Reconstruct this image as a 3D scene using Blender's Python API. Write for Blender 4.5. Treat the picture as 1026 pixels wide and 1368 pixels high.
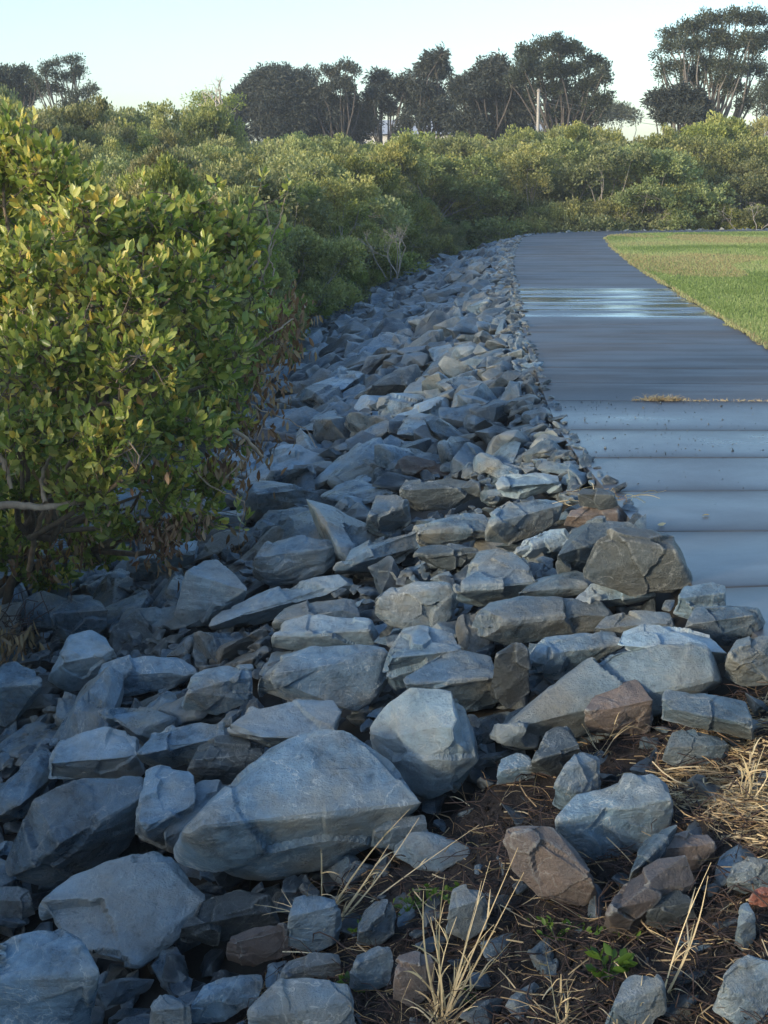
import bpy, bmesh, math, random
import numpy as np
from mathutils import Vector, Matrix

for o in list(bpy.data.objects): bpy.data.objects.remove(o)
R = math.radians
scene = bpy.context.scene
col = scene.collection
random.seed(7); rng = np.random.default_rng(7)

# ------------------------------------------------------------------ camera
CAM_H = 1.65; F = 2000.0; PITCH = math.atan(444 / F)
cam = bpy.data.cameras.new("camera"); cam_ob = bpy.data.objects.new("camera", cam); col.objects.link(cam_ob)
cam_ob.location = (0, 0, CAM_H); cam_ob.rotation_euler = (R(90) - PITCH, 0, 0)
cam.sensor_width = 36; cam.sensor_fit = 'AUTO'; cam.lens = 36 * F / 1368
cam.clip_end = 3000; cam.clip_start = 0.05
cam.dof.use_dof = False
scene.camera = cam_ob

# ------------------------------------------------------------------ sky, sun, exposure
SUN_EL = 12.0; SUN_AZ = 229.0        # azimuth clockwise from +Y: behind the camera, to the right
world = bpy.data.worlds.new("World"); scene.world = world; world.use_nodes = True
nt = world.node_tree; nt.nodes.clear()
sky = nt.nodes.new('ShaderNodeTexSky'); sky.sky_type = 'NISHITA'; sky.sun_disc = False
sky.sun_elevation = R(SUN_EL); sky.sun_rotation = R(SUN_AZ)
sky.air_density = 1.0; sky.dust_density = 1.2; sky.ozone_density = 2.7
bg = nt.nodes.new('ShaderNodeBackground'); bg.inputs['Strength'].default_value = 0.125
wo = nt.nodes.new('ShaderNodeOutputWorld')
nt.links.new(sky.outputs[0], bg.inputs['Color']); nt.links.new(bg.outputs[0], wo.inputs['Surface'])
sun = bpy.data.lights.new("sun", 'SUN'); sun.energy = 1.5; sun.angle = R(10); sun.color = (1.0, 0.84, 0.60)
sun_ob = bpy.data.objects.new("sun", sun); col.objects.link(sun_ob)
el, az = R(SUN_EL), R(SUN_AZ)
sdir = Vector((math.sin(az) * math.cos(el), math.cos(az) * math.cos(el), math.sin(el)))
sun_ob.rotation_euler = (-sdir).to_track_quat('-Z', 'Y').to_euler(); sun_ob.location = sdir * 50
scene.view_settings.view_transform = 'Standard'; scene.view_settings.look = 'None'
scene.view_settings.exposure = 1.6; scene.view_settings.gamma = 1

# ------------------------------------------------------------------ helpers
CAM = np.array([0, 0, CAM_H])
FWD = np.array([0, math.cos(PITCH), -math.sin(PITCH)]); UP = np.array([0, math.sin(PITCH), math.cos(PITCH)]); RT = np.array([1., 0, 0])
def ray(px, py): return FWD + (px - 513) / F * RT - (py - 684) / F * UP
def at(px, py, Y):
    d = ray(px, py); return CAM + d * (Y / d[1])
def project(p):
    q = np.asarray(p) - CAM; w = q @ FWD
    return 513 + F * (q @ RT) / w, 684 - F * (q @ UP) / w, w

EDGE = np.array([(3.4, -6), (2.9, -2), (2.3, 1), (1.85, 3), (1.55, 4.4), (1.37, 5.3), (1.25, 6), (1.2, 8.2), (1.16, 9.6), (1.24, 11.4), (1.44, 15), (1.82, 20.6), (2.48, 30),
                 (3.2, 37.5), (3.95, 44), (4.6, 47), (6.8, 49.6), (11, 51), (20, 52.5), (40, 55), (90, 60)], float)
seg_a = EDGE[:-1]; seg_d = EDGE[1:] - EDGE[:-1]; seg_l = np.linalg.norm(seg_d, axis=1); seg_s = np.concatenate([[0], np.cumsum(seg_l)])
def edge_dist(x, y):
    """signed distance to the path's seaward edge, positive on the bank side"""
    P = np.stack([np.asarray(x, float).ravel(), np.asarray(y, float).ravel()], 1)
    best = np.full(len(P), 1e9); sign = np.ones(len(P))
    for a, d, l in zip(seg_a, seg_d, seg_l):
        t = np.clip(((P - a) @ d) / (l * l), 0, 1); q = P - (a + t[:, None] * d); dist = np.hypot(q[:, 0], q[:, 1])
        cr = d[0] * (P[:, 1] - a[1]) - d[1] * (P[:, 0] - a[0])
        m = dist < best - 1e-9; best[m] = dist[m]; sign[m] = np.where(cr[m] > 0, 1, -1)
    return (best * sign).reshape(np.shape(x))
BW = 3.6; DROP = 1.2
def edge_point(s, t):
    i = int(np.clip(np.searchsorted(seg_s, s) - 1, 0, len(seg_l) - 1)); u = (s - seg_s[i]) / seg_l[i]
    p = seg_a[i] + seg_d[i] * u; n = np.array([-seg_d[i][1], seg_d[i][0]]) / seg_l[i]
    return p + n * t, math.atan2(seg_d[i][1], seg_d[i][0])
def surf(x, y):
    t = edge_dist(x, y); z = np.where(t > 0, -DROP * np.clip(t / BW, 0, 1) - 0.02, 0.0)
    return z
def ground_hit(px, py, dz=0.0):
    d = ray(px, py); ts = np.arange(2.0, 90, 0.02)
    P = CAM + d * ts[:, None]; below = P[:, 2] < surf(P[:, 0], P[:, 1]) + dz
    i = int(np.argmax(below)) if below.any() else len(ts) - 1
    return P[i]

# --- numpy noise
def _hash(i, j, k, seed):
    n = (i * 374761393 + j * 668265263 + k * 2147483647 + seed * 974634777).astype(np.int64) & 0xffffffff
    n = ((n ^ (n >> 13)) * 1274126177) & 0xffffffff
    n = ((n ^ (n >> 16)) * 2246822519) & 0xffffffff
    return ((n ^ (n >> 15)) & 0xffffff) / float(0xffffff)
def vnoise(P, seed=0):
    P = np.asarray(P, float); I = np.floor(P).astype(np.int64); f = P - I; f = f * f * (3 - 2 * f)
    i, j, k = I[:, 0], I[:, 1], I[:, 2]; fx, fy, fz = f[:, 0], f[:, 1], f[:, 2]
    r = 0
    for a in (0, 1):
        for b in (0, 1):
            for c in (0, 1):
                w = (fx if a else 1 - fx) * (fy if b else 1 - fy) * (fz if c else 1 - fz)
                r = r + w * _hash(i + a, j + b, k + c, seed)
    return r * 2 - 1
def fbm(P, oct=3, seed=0):
    P = np.asarray(P, float); r = 0; a = 1; s = 0
    for o in range(oct):
        r = r + a * vnoise(P * (2.03 ** o) + 17.3 * o, seed + o); s += a; a *= 0.5
    return r / s

def mesh_np(name, V, faces_flat, sizes, mat=None, smooth=False, attrs=None):
    me = bpy.data.meshes.new(name); V = np.asarray(V, np.float32); faces_flat = np.asarray(faces_flat, np.int32); sizes = np.asarray(sizes, np.int32)
    me.vertices.add(len(V)); me.vertices.foreach_set('co', V.ravel())
    me.loops.add(len(faces_flat)); me.loops.foreach_set('vertex_index', faces_flat)
    me.polygons.add(len(sizes)); st = np.concatenate([[0], np.cumsum(sizes)[:-1]]).astype(np.int32)
    me.polygons.foreach_set('loop_start', st); me.polygons.foreach_set('loop_total', sizes)
    if smooth: me.polygons.foreach_set('use_smooth', np.ones(len(sizes), bool))
    if attrs:
        for k, (dom, arr) in attrs.items():
            a = me.attributes.new(k, 'FLOAT', dom); a.data.foreach_set('value', np.asarray(arr, np.float32))
    me.update(calc_edges=True); me.validate()
    if mat: me.materials.append(mat)
    return me
def link(name, me, parent=None, loc=None):
    o = bpy.data.objects.new(name, me); col.objects.link(o)
    if parent: o.parent = parent
    if loc is not None: o.location = loc
    return o
def tag(o, label=None, cat=None, group=None, kind=None):
    if label: o['label'] = label
    if cat: o['category'] = cat
    if group: o['group'] = group
    if kind: o['kind'] = kind
    return o
def empty(name, loc, label, cat, group=None, rz=0):
    o = bpy.data.objects.new(name, None); col.objects.link(o); o.location = loc; o.rotation_euler[2] = rz; o.empty_display_size = .2
    return tag(o, label, cat, group)

class Tubes:
    """collects tapered tubes"""
    def __init__(s): s.V = []; s.Fc = []; s.n = 0
    def add(s, pts, rads, k=5):
        pts = np.asarray(pts, float); m = len(pts)
        tang = np.gradient(pts, axis=0); tang /= np.linalg.norm(tang, axis=1)[:, None] + 1e-9
        ref = np.array([0, 0, 1.]) if abs(tang[0][2]) < .8 else np.array([1., 0, 0])
        a = np.cross(tang, ref); a /= np.linalg.norm(a, axis=1)[:, None] + 1e-9; b = np.cross(tang, a)
        ang = np.arange(k) * 2 * math.pi / k
        ring = pts[:, None, :] + np.asarray(rads)[:, None, None] * (np.cos(ang)[None, :, None] * a[:, None, :] + np.sin(ang)[None, :, None] * b[:, None, :])
        s.V.append(ring.reshape(-1, 3))
        for i in range(m - 1):
            for j in range(k):
                j2 = (j + 1) % k
                s.Fc.append((s.n + i * k + j, s.n + i * k + j2, s.n + (i + 1) * k + j2, s.n + (i + 1) * k + j))
        s.n += m * k
    def mesh(s, name, mat):
        F_ = np.array(s.Fc); return mesh_np(name, np.concatenate(s.V), F_.ravel(), np.full(len(F_), 4), mat, smooth=True)
def bend(p, q, n=4, amp=.12, r=rng):
    p = np.asarray(p, float); q = np.asarray(q, float); t = np.linspace(0, 1, n)[:, None]; L = np.linalg.norm(q - p)
    off = r.normal(size=3) * amp * L; off2 = r.normal(size=3) * amp * .5 * L
    return p + (q - p) * t + off * (t * (1 - t) * 2) + off2 * np.sin(t * math.pi * 2) * .5

def unit(a): return a / (np.linalg.norm(a, axis=-1, keepdims=True) + 1e-9)
def leaves(base, axis, L, W, fine=False, fold=.18, r=rng, droop=0.0):
    n = len(base); axis = unit(axis); side = unit(np.cross(axis, r.normal(size=(n, 3)))); nor = np.cross(side, axis)
    L = np.broadcast_to(L, (n,))[:, None]; W = np.broadcast_to(W, (n,))[:, None]
    if not fine:
        V = np.stack([base, base + axis * L * .5 + side * W * .5 + nor * W * fold, base + axis * L - np.array([0, 0, 1]) * droop * L, base + axis * L * .5 - side * W * .5 + nor * W * fold], 1)
        idx = np.arange(n)[:, None] * 4
        Fc = np.concatenate([idx + [0, 1, 2], idx + [0, 2, 3]], 1).ravel(); return V.reshape(-1, 3), Fc, np.full(2 * n, 3), 2
    cv = nor * L * -.10
    V = np.stack([base, base + axis * L * .32 + side * W * .42 + nor * W * fold, base + axis * L * .68 + side * W * .46 + nor * W * fold + cv * .5, base + axis * L + cv,
                  base + axis * L * .68 - side * W * .46 + nor * W * fold + cv * .5, base + axis * L * .32 - side * W * .42 + nor * W * fold, base + axis * L * .6 + cv * .4], 1)
    idx = np.arange(n)[:, None] * 7
    Fc = np.concatenate([idx + [0, 1, 2, 6], idx + [6, 2, 3], idx + [0, 6, 4, 5], idx + [6, 3, 4]], 1).ravel()
    return V.reshape(-1, 3), Fc, np.tile([4, 3, 4, 3], n), 4
def leaf_mesh(name, mat, base, axis, L, W, tint, **kw):
    V, Fc, sz, m = leaves(base, axis, L, W, **kw)
    return mesh_np(name, V, Fc, sz, mat, attrs={'tint': ('FACE', np.repeat(tint, m))})

# ------------------------------------------------------------------ materials
def mat_new(name):
    m = bpy.data.materials.new(name); m.use_nodes = True; n = m.node_tree; b = n.nodes['Principled BSDF']; return m, n, b
def N(n, t, **kw):
    x = n.nodes.new(t)
    for k, v in kw.items():
        if hasattr(x, k): setattr(x, k, v)
        else: x.inputs[k].default_value = v
    return x
def ramp(n, src, stops, interp='LINEAR'):
    r = n.nodes.new('ShaderNodeValToRGB'); r.color_ramp.interpolation = interp
    e = r.color_ramp.elements
    while len(e) < len(stops): e.new(.5)
    for el_, (p, c) in zip(e, stops):
        el_.position = p; el_.color = (c, c, c, 1) if isinstance(c, (int, float)) else (*c, 1)
    n.links.new(src, r.inputs[0]); return r.outputs[0]
def mix(n, fac, a, b, mode='MIX'):
    x = n.nodes.new('ShaderNodeMix'); x.data_type = 'RGBA'; x.blend_type = mode
    for s, v in ((x.inputs[0], fac), (x.inputs[6], a), (x.inputs[7], b)):
        if isinstance(v, (int, float)): s.default_value = v
        elif isinstance(v, tuple): s.default_value = (*v, 1)
        else: n.links.new(v, s)
    return x.outputs[2]
def math_(n, op, a, b=0.0):
    x = n.nodes.new('ShaderNodeMath'); x.operation = op
    for s, v in ((x.inputs[0], a), (x.inputs[1], b)):
        if isinstance(v, (int, float)): s.default_value = v
        else: n.links.new(v, s)
    return x.outputs[0]

def rock_material(name, ca, cb, tan, tan_amt, vein=.35, rough=.5, far=False):
    m, n, b = mat_new(name)
    tc = N(n, 'ShaderNodeTexCoord'); oi = N(n, 'ShaderNodeObjectInfo')
    add = N(n, 'ShaderNodeVectorMath', operation='ADD'); sc = N(n, 'ShaderNodeVectorMath', operation='SCALE'); sc.inputs['Scale'].default_value = 37.0
    cb3 = N(n, 'ShaderNodeCombineXYZ'); n.links.new(oi.outputs['Random'], cb3.inputs[0]); n.links.new(oi.outputs['Random'], cb3.inputs[2])
    n.links.new(cb3.outputs[0], sc.inputs[0]); n.links.new(tc.outputs['Object'], add.inputs[0]); n.links.new(sc.outputs[0], add.inputs[1]); P = add.outputs[0]
    big = N(n, 'ShaderNodeTexNoise', Scale=5.0, Detail=6.0, Roughness=.62); n.links.new(P, big.inputs['Vector'])
    med = N(n, 'ShaderNodeTexNoise', Scale=24.0, Detail=8.0, Roughness=.7); n.links.new(P, med.inputs['Vector'])
    fin = N(n, 'ShaderNodeTexNoise', Scale=160.0, Detail=4.0, Roughness=.7); n.links.new(P, fin.inputs['Vector'])
    c = mix(n, ramp(n, big.outputs[0], [(.38, 0.0), (.60, 1.0)]), ca, cb)
    c = mix(n, math_(n, 'MULTIPLY', ramp(n, med.outputs[0], [(.35, 0.0), (.75, 1.0)]), .55), c, tuple(min(1, x * 1.7) for x in cb))
    t = N(n, 'ShaderNodeTexNoise', Scale=3.3, Detail=5.0, Roughness=.6); n.links.new(P, t.inputs['Vector'])
    sh = N(n, 'ShaderNodeVectorMath', operation='ADD'); sh.inputs[1].default_value = (9.1, 4.2, 2.7); n.links.new(P, sh.inputs[0]); n.links.new(sh.outputs[0], t.inputs['Vector'])
    at_ = N(n, 'ShaderNodeAttribute', attribute_name='tan')
    tm = ramp(n, t.outputs[0], [(.50 - tan_amt * .12, 0.0), (.66, 1.0)])
    c = mix(n, math_(n, 'MULTIPLY', tm, .75), c, tan)
    # pale quartz veins: thin lines where a distorted noise crosses its mean
    v1 = N(n, 'ShaderNodeTexNoise', Scale=6.0, Detail=5.0, Roughness=.55, Distortion=.8); n.links.new(P, v1.inputs['Vector'])
    d1 = math_(n, 'ABSOLUTE', math_(n, 'SUBTRACT', v1.outputs[0], .5)); l1 = ramp(n, d1, [(0.0, 1.0), (.010, 0.0)])
    v2 = N(n, 'ShaderNodeTexVoronoi', feature='DISTANCE_TO_EDGE', Scale=7.0)
    wp = N(n, 'ShaderNodeVectorMath', operation='ADD'); ws = N(n, 'ShaderNodeVectorMath', operation='SCALE'); ws.inputs['Scale'].default_value = .22
    n.links.new(med.outputs['Color'], ws.inputs[0]); n.links.new(P, wp.inputs[0]); n.links.new(ws.outputs[0], wp.inputs[1]); n.links.new(wp.outputs[0], v2.inputs['Vector'])
    l2 = ramp(n, v2.outputs['Distance'], [(0.0, 1.0), (.022, 0.0)])
    ve = math_(n, 'MULTIPLY', math_(n, 'MAXIMUM', l1, math_(n, 'MULTIPLY', l2, .55)), ramp(n, big.outputs[0], [(.42, .15), (.62, 1.0)]))
    c = mix(n, math_(n, 'MULTIPLY', ve, vein), c, (.50, .52, .50))
    # scuffs and speckles
    sp = ramp(n, fin.outputs[0], [(.64, 0.0), (.74, 1.0)]); c = mix(n, math_(n, 'MULTIPLY', sp, .6), c, (.42, .44, .43))
    sp2 = ramp(n, med.outputs[0], [(.28, 1.0), (.40, 0.0)]); c = mix(n, math_(n, 'MULTIPLY', sp2, .5), c, tuple(x * .45 for x in ca))
    # tone of the individual stone
    tone = ramp(n, oi.outputs['Random'], [(0.0, .60), (1.0, 1.35)])
    if far:
        a2 = N(n, 'ShaderNodeAttribute', attribute_name='tone'); tone = a2.outputs['Fac']
    c = mix(n, 1.0, c, tone, 'MULTIPLY')
    geo = N(n, 'ShaderNodeNewGeometry')
    edge = ramp(n, geo.outputs['Pointiness'], [(.51, 0.0), (.57, 1.0)]); c = mix(n, math_(n, 'MULTIPLY', edge, .5), c, (.38, .40, .38))
    n.links.new(c, b.inputs['Base Color'])
    rr = ramp(n, big.outputs[0], [(.3, rough - .08), (.7, rough + .22)]); n.links.new(rr, b.inputs['Roughness'])
    b.inputs['Specular IOR Level'].default_value = .55
    # bump: grain + cleavage steps
    st = N(n, 'ShaderNodeMapping'); st.inputs['Scale'].default_value = (3, 5, 26); st.inputs['Rotation'].default_value = (.3, .4, 0); n.links.new(P, st.inputs['Vector'])
    s1 = N(n, 'ShaderNodeTexNoise', Scale=1.6, Detail=5.0, Roughness=.6); n.links.new(st.outputs[0], s1.inputs['Vector'])
    h = math_(n, 'ADD', math_(n, 'MULTIPLY', med.outputs[0], .7), math_(n, 'MULTIPLY', s1.outputs[0], .35)); h = math_(n, 'ADD', h, math_(n, 'MULTIPLY', fin.outputs[0], .22))
    bp = N(n, 'ShaderNodeBump', Strength=1.0, Distance=.028 if not far else .03); n.links.new(h, bp.inputs['Height']); n.links.new(bp.outputs[0], b.inputs['Normal'])
    return m
M_ROCK = rock_material('bluestone', (.032, .062, .092), (.138, .218, .285), (.27, .25, .19), .62, .85, .27)
M_ROCK_BROWN = rock_material('brown_stone', (.070, .068, .072), (.125, .105, .095), (.22, .155, .115), .7, .3, .5)
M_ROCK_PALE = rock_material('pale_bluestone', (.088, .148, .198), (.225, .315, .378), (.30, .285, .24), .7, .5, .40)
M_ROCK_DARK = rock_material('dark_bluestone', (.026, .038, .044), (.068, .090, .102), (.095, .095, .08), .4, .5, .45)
M_OLIVE = rock_material('olive_stone', (.095, .105, .105), (.175, .18, .165), (.25, .225, .165), .8, .5, .42)
M_RED = rock_material('brick_red_stone', (.20,.065,.045), (.28,.10,.07), (.3,.15,.10), .5, .2, .6)
M_ROCK_FAR = rock_material('far_bluestone', (.032, .062, .092), (.138, .218, .285), (.27, .25, .19), .35, .5, .42, far=True)

def leaf_material(name, stops, trans=.35, rough=.42, objvar=.0, spec=.4):
    m, n, b = mat_new(name); at_ = N(n, 'ShaderNodeAttribute', attribute_name='tint')
    c = ramp(n, at_.outputs['Fac'], stops)
    if objvar:
        oi = N(n, 'ShaderNodeObjectInfo'); h = N(n, 'ShaderNodeHueSaturation'); n.links.new(c, h.inputs['Color'])
        n.links.new(ramp(n, oi.outputs['Random'], [(0, .5 - .035 * objvar), (1, .5 + .02 * objvar)]), h.inputs['Hue'])
        n.links.new(ramp(n, math_(n, 'FRACT', math_(n, 'MULTIPLY', oi.outputs['Random'], 7.31)), [(0, 1 - .3 * objvar), (1, 1.0)]), h.inputs['Saturation'])
        n.links.new(math_(n, 'ADD', 1 - .28 * objvar, math_(n, 'MULTIPLY', math_(n, 'FRACT', math_(n, 'MULTIPLY', oi.outputs['Random'], 3.77)), .5 * objvar)), h.inputs['Value']); c = h.outputs[0]
    n.links.new(c, b.inputs['Base Color']); b.inputs['Roughness'].default_value = rough; b.inputs['Specular IOR Level'].default_value = spec
    tr = N(n, 'ShaderNodeBsdfTranslucent'); tc = mix(n, 1.0, c, (1.25, 1.2, .6), 'MULTIPLY'); n.links.new(tc, tr.inputs['Color'])
    ms = N(n, 'ShaderNodeMixShader', Fac=trans); n.links.new(b.outputs[0], ms.inputs[1]); n.links.new(tr.outputs[0], ms.inputs[2])
    n.links.new(ms.outputs[0], n.nodes['Material Output'].inputs['Surface']); return m
M_LEAF = leaf_material('mangrove_leaf', [(0, (.08, .14, .026)), (.35, (.18, .25, .058)), (.62, (.35, .385, .105)), (.85, (.54, .53, .20)), (.95, (.56, .43, .10)), (1, (.30, .13, .05))], .38, .30)
M_LEAF_FAR = leaf_material('mangrove_foliage', [(0, (.135, .17, .045)), (.5, (.29, .325, .085)), (.85, (.45, .46, .13)), (1, (.54, .51, .19))], .35, .45, objvar=1.0)
M_LEAF_LIGHT = leaf_material('young_mangrove_foliage', [(0, (.15, .21, .045)), (.5, (.32, .38, .085)), (.85, (.47, .52, .15)), (1, (.56, .55, .20))], .4, .45)
M_LEAF_DARK = leaf_material('she_oak_foliage', [(0, (.024, .032, .028)), (.6, (.046, .056, .046)), (1, (.09, .094, .065))], .2, .6)
M_LEAF_GUM = leaf_material('gum_foliage', [(0, (.032, .046, .032)), (.6, (.070, .086, .054)), (1, (.15, .155, .095))], .25, .5)
M_LEAF_DRY = leaf_material('dry_leaf', [(0, (.10, .055, .035)), (.5, (.22, .13, .08)), (1, (.38, .28, .18))], .25, .6, spec=.2)
M_STRAW = leaf_material('dry_straw', [(0, (.15, .09, .055)), (.5, (.42, .31, .18)), (1, (.76, .63, .40))], .2, .6, spec=.2)
M_GREEN = leaf_material('weed_leaf', [(0, (.05, .11, .02)), (1, (.16, .26, .04))], .4, .4)
M_GRASS = leaf_material('lawn_grass', [(0, (.15, .22, .06)), (.45, (.29, .37, .14)), (.8, (.44, .46, .23)), (.93, (.42, .37, .19)), (1, (.30, .20, .12))], .35, .5, spec=.25)

def bark(name, a, b_, sc=8):
    m, n, b = mat_new(name); tc = N(n, 'ShaderNodeTexCoord'); mp = N(n, 'ShaderNodeMapping'); mp.inputs['Scale'].default_value = (1, 1, .35); n.links.new(tc.outputs['Object'], mp.inputs[0])
    t = N(n, 'ShaderNodeTexNoise', Scale=float(sc), Detail=7.0, Roughness=.7); n.links.new(mp.outputs[0], t.inputs['Vector'])
    n.links.new(ramp(n, t.outputs[0], [(.3, a), (.7, b_)]), b.inputs['Base Color']); b.inputs['Roughness'].default_value = .85
    bp = N(n, 'ShaderNodeBump', Strength=.6, Distance=.01); n.links.new(t.outputs[0], bp.inputs['Height']); n.links.new(bp.outputs[0], b.inputs['Normal']); return m
M_BARK = bark('mangrove_bark', (.10, .075, .055), (.24, .19, .14), 30)
M_BARK_GREY = bark('grey_bark', (.16, .14, .12), (.36, .33, .29), 6)
M_GUMBARK = bark('gum_bark', (.09, .085, .075), (.20, .18, .16), 5)
M_BARK_DARK = bark('she_oak_bark', (.045, .04, .035), (.11, .095, .085), 5)
M_DEAD = bark('bleached_wood', (.32, .29, .25), (.62, .57, .50), 6)
M_ROOT = bark('rootlet', (.03, .02, .018), (.085, .055, .045), 30)

def simple(name, fn, rough=.9, bump=None):
    m, n, b = mat_new(name); tc = N(n, 'ShaderNodeTexCoord'); c, h, rr = fn(n, tc.outputs['Object']); n.links.new(c, b.inputs['Base Color'])
    if rr is not None: n.links.new(rr, b.inputs['Roughness'])
    else: b.inputs['Roughness'].default_value = rough
    if h is not None:
        bp = N(n, 'ShaderNodeBump', Strength=bump[0], Distance=bump[1]); n.links.new(h, bp.inputs['Height']); n.links.new(bp.outputs[0], b.inputs['Normal'])
    return m
def soil_fn(n, P):
    a = N(n, 'ShaderNodeTexNoise', Scale=9.0, Detail=8.0, Roughness=.7); n.links.new(P, a.inputs['Vector'])
    f = N(n, 'ShaderNodeTexNoise', Scale=120.0, Detail=4.0, Roughness=.75); n.links.new(P, f.inputs['Vector'])
    c = mix(n, ramp(n, a.outputs[0], [(.35, 0.0), (.65, 1.0)]), (.017, .014, .014), (.048, .038, .034))
    c = mix(n, ramp(n, f.outputs[0], [(.55, 0.0), (.75, .8)]), c, (.17, .125, .09))
    return c, f.outputs[0], None
M_SOIL = simple('humus_soil', soil_fn, .95, (1.0, .02))
def mud_fn(n, P):
    a = N(n, 'ShaderNodeTexNoise', Scale=.8, Detail=8.0, Roughness=.7); n.links.new(P, a.inputs['Vector'])
    c = mix(n, ramp(n, a.outputs[0], [(.35, 0.0), (.65, 1.0)]), (.014, .014, .012), (.034, .031, .025)); return c, a.outputs[0], None
M_MUD = simple('mangrove_mud', mud_fn, .8, (.6, .05))
def lawn_fn(n, P):
    a = N(n, 'ShaderNodeTexNoise', Scale=.5, Detail=5.0, Roughness=.6); n.links.new(P, a.inputs['Vector'])
    f = N(n, 'ShaderNodeTexNoise', Scale=40.0, Detail=4.0, Roughness=.7); n.links.new(P, f.inputs['Vector'])
    c = mix(n, ramp(n, a.outputs[0], [(.4, 0.0), (.62, 1.0)]), (.18, .22, .09), (.25, .29, .12))
    c = mix(n, math_(n, 'MULTIPLY', ramp(n, f.outputs[0], [(.45, 0.0), (.7, 1.0)]), .5), c, (.10, .085, .045)); return c, f.outputs[0], None
M_LAWN = simple('lawn_turf', lawn_fn, .95, (.8, .03))
def conc_fn(n, P):
    mp = N(n, 'ShaderNodeMapping'); mp.inputs['Scale'].default_value = (.22, 1.0, 1); n.links.new(P, mp.inputs[0])
    band = N(n, 'ShaderNodeTexNoise', Scale=1.7, Detail=4.0, Roughness=.55); n.links.new(mp.outputs[0], band.inputs['Vector'])
    a = N(n, 'ShaderNodeTexNoise', Scale=2.0, Detail=8.0, Roughness=.6); n.links.new(P, a.inputs['Vector'])
    f = N(n, 'ShaderNodeTexNoise', Scale=260.0, Detail=3.0, Roughness=.8); n.links.new(P, f.inputs['Vector'])
    sx = N(n, 'ShaderNodeSeparateXYZ'); n.links.new(P, sx.inputs[0])
    c = mix(n, ramp(n, a.outputs[0], [(.3, 0.0), (.7, 1.0)]), (.080, .076, .074), (.115, .108, .102))
    c = mix(n, math_(n, 'MULTIPLY', ramp(n, f.outputs[0], [(.52, 0.0), (.68, 1.0)]), .5), c, (.20, .19, .18))
    g2 = N(n, 'ShaderNodeTexNoise', Scale=38.0, Detail=5.0, Roughness=.75); n.links.new(P, g2.inputs['Vector'])
    c = mix(n, math_(n, 'MULTIPLY', ramp(n, g2.outputs[0], [(.30, 1.0), (.44, 0.0)]), .55), c, (.035, .034, .034))
    g3 = N(n, 'ShaderNodeTexNoise', Scale=.9, Detail=7.0, Roughness=.68, Distortion=.6); n.links.new(P, g3.inputs['Vector'])
    c = mix(n, math_(n, 'MULTIPLY', ramp(n, g3.outputs[0], [(.50, 0.0), (.66, 1.0)]), .45), c, (.050, .046, .042))
    dj = N(n, 'ShaderNodeAttribute', attribute_name='dirt'); c = mix(n, math_(n, 'MULTIPLY', dj.outputs['Fac'], math_(n, 'ADD', .35, math_(n, 'MULTIPLY', a.outputs[0], .9))), c, (.040, .038, .036))
    wet = ramp(n, band.outputs[0], [(.46, 1.0), (.60, 0.0)])
    # the film of water lies on the slabs near the sea wall and on a low stretch farther along
    yr = N(n, 'ShaderNodeMapRange'); yr.inputs[1].default_value = 12.0; yr.inputs[2].default_value = 10.5; n.links.new(sx.outputs[1], yr.inputs[0])
    yb = N(n, 'ShaderNodeMapRange'); yb.inputs[1].default_value = 17.9; yb.inputs[2].default_value = 18.5; n.links.new(sx.outputs[1], yb.inputs[0])
    yc = N(n, 'ShaderNodeMapRange'); yc.inputs[1].default_value = 24.5; yc.inputs[2].default_value = 23.2; n.links.new(sx.outputs[1], yc.inputs[0])
    lo = math_(n, 'MULTIPLY', yb.outputs[0], yc.outputs[0])
    w = math_(n, 'MAXIMUM', math_(n, 'MULTIPLY', yr.outputs[0], math_(n, 'ADD', .30, math_(n, 'MULTIPLY', g3.outputs[0], .75))), math_(n, 'MULTIPLY', lo, math_(n, 'ADD', .45, math_(n, 'MULTIPLY', wet, .55))))
    w = math_(n, 'MAXIMUM', w, math_(n, 'MULTIPLY', wet, .30))
    w = math_(n, 'MULTIPLY', w, math_(n, 'SUBTRACT', 1.0, math_(n, 'MULTIPLY', dj.outputs['Fac'], .45)))
    rr = N(n, 'ShaderNodeMapRange'); rr.inputs[3].default_value = .72; rr.inputs[4].default_value = .10; n.links.new(w, rr.inputs[0])
    c = mix(n, w, c, mix(n, 1.0, c, (.70, .92, 1.28), 'MULTIPLY'))  # blue of the reflected sky tinted into the wet concrete colour
    h = math_(n, 'MULTIPLY', f.outputs[0], math_(n, 'SUBTRACT', 1.15, w))
    return c, h, rr.outputs[0]
M_CONC = simple('damp_concrete', conc_fn, .5, (.35, .003))
def plain(name, c, rough=.7):
    m, n, b = mat_new(name); tc = N(n, 'ShaderNodeTexCoord'); t = N(n, 'ShaderNodeTexNoise', Scale=3.0, Detail=6.0); n.links.new(tc.outputs['Object'], t.inputs['Vector'])
    n.links.new(ramp(n, t.outputs[0], [(.3, tuple(x * .8 for x in c)), (.7, c)]), b.inputs['Base Color']); b.inputs['Roughness'].default_value = rough; return m

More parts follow.
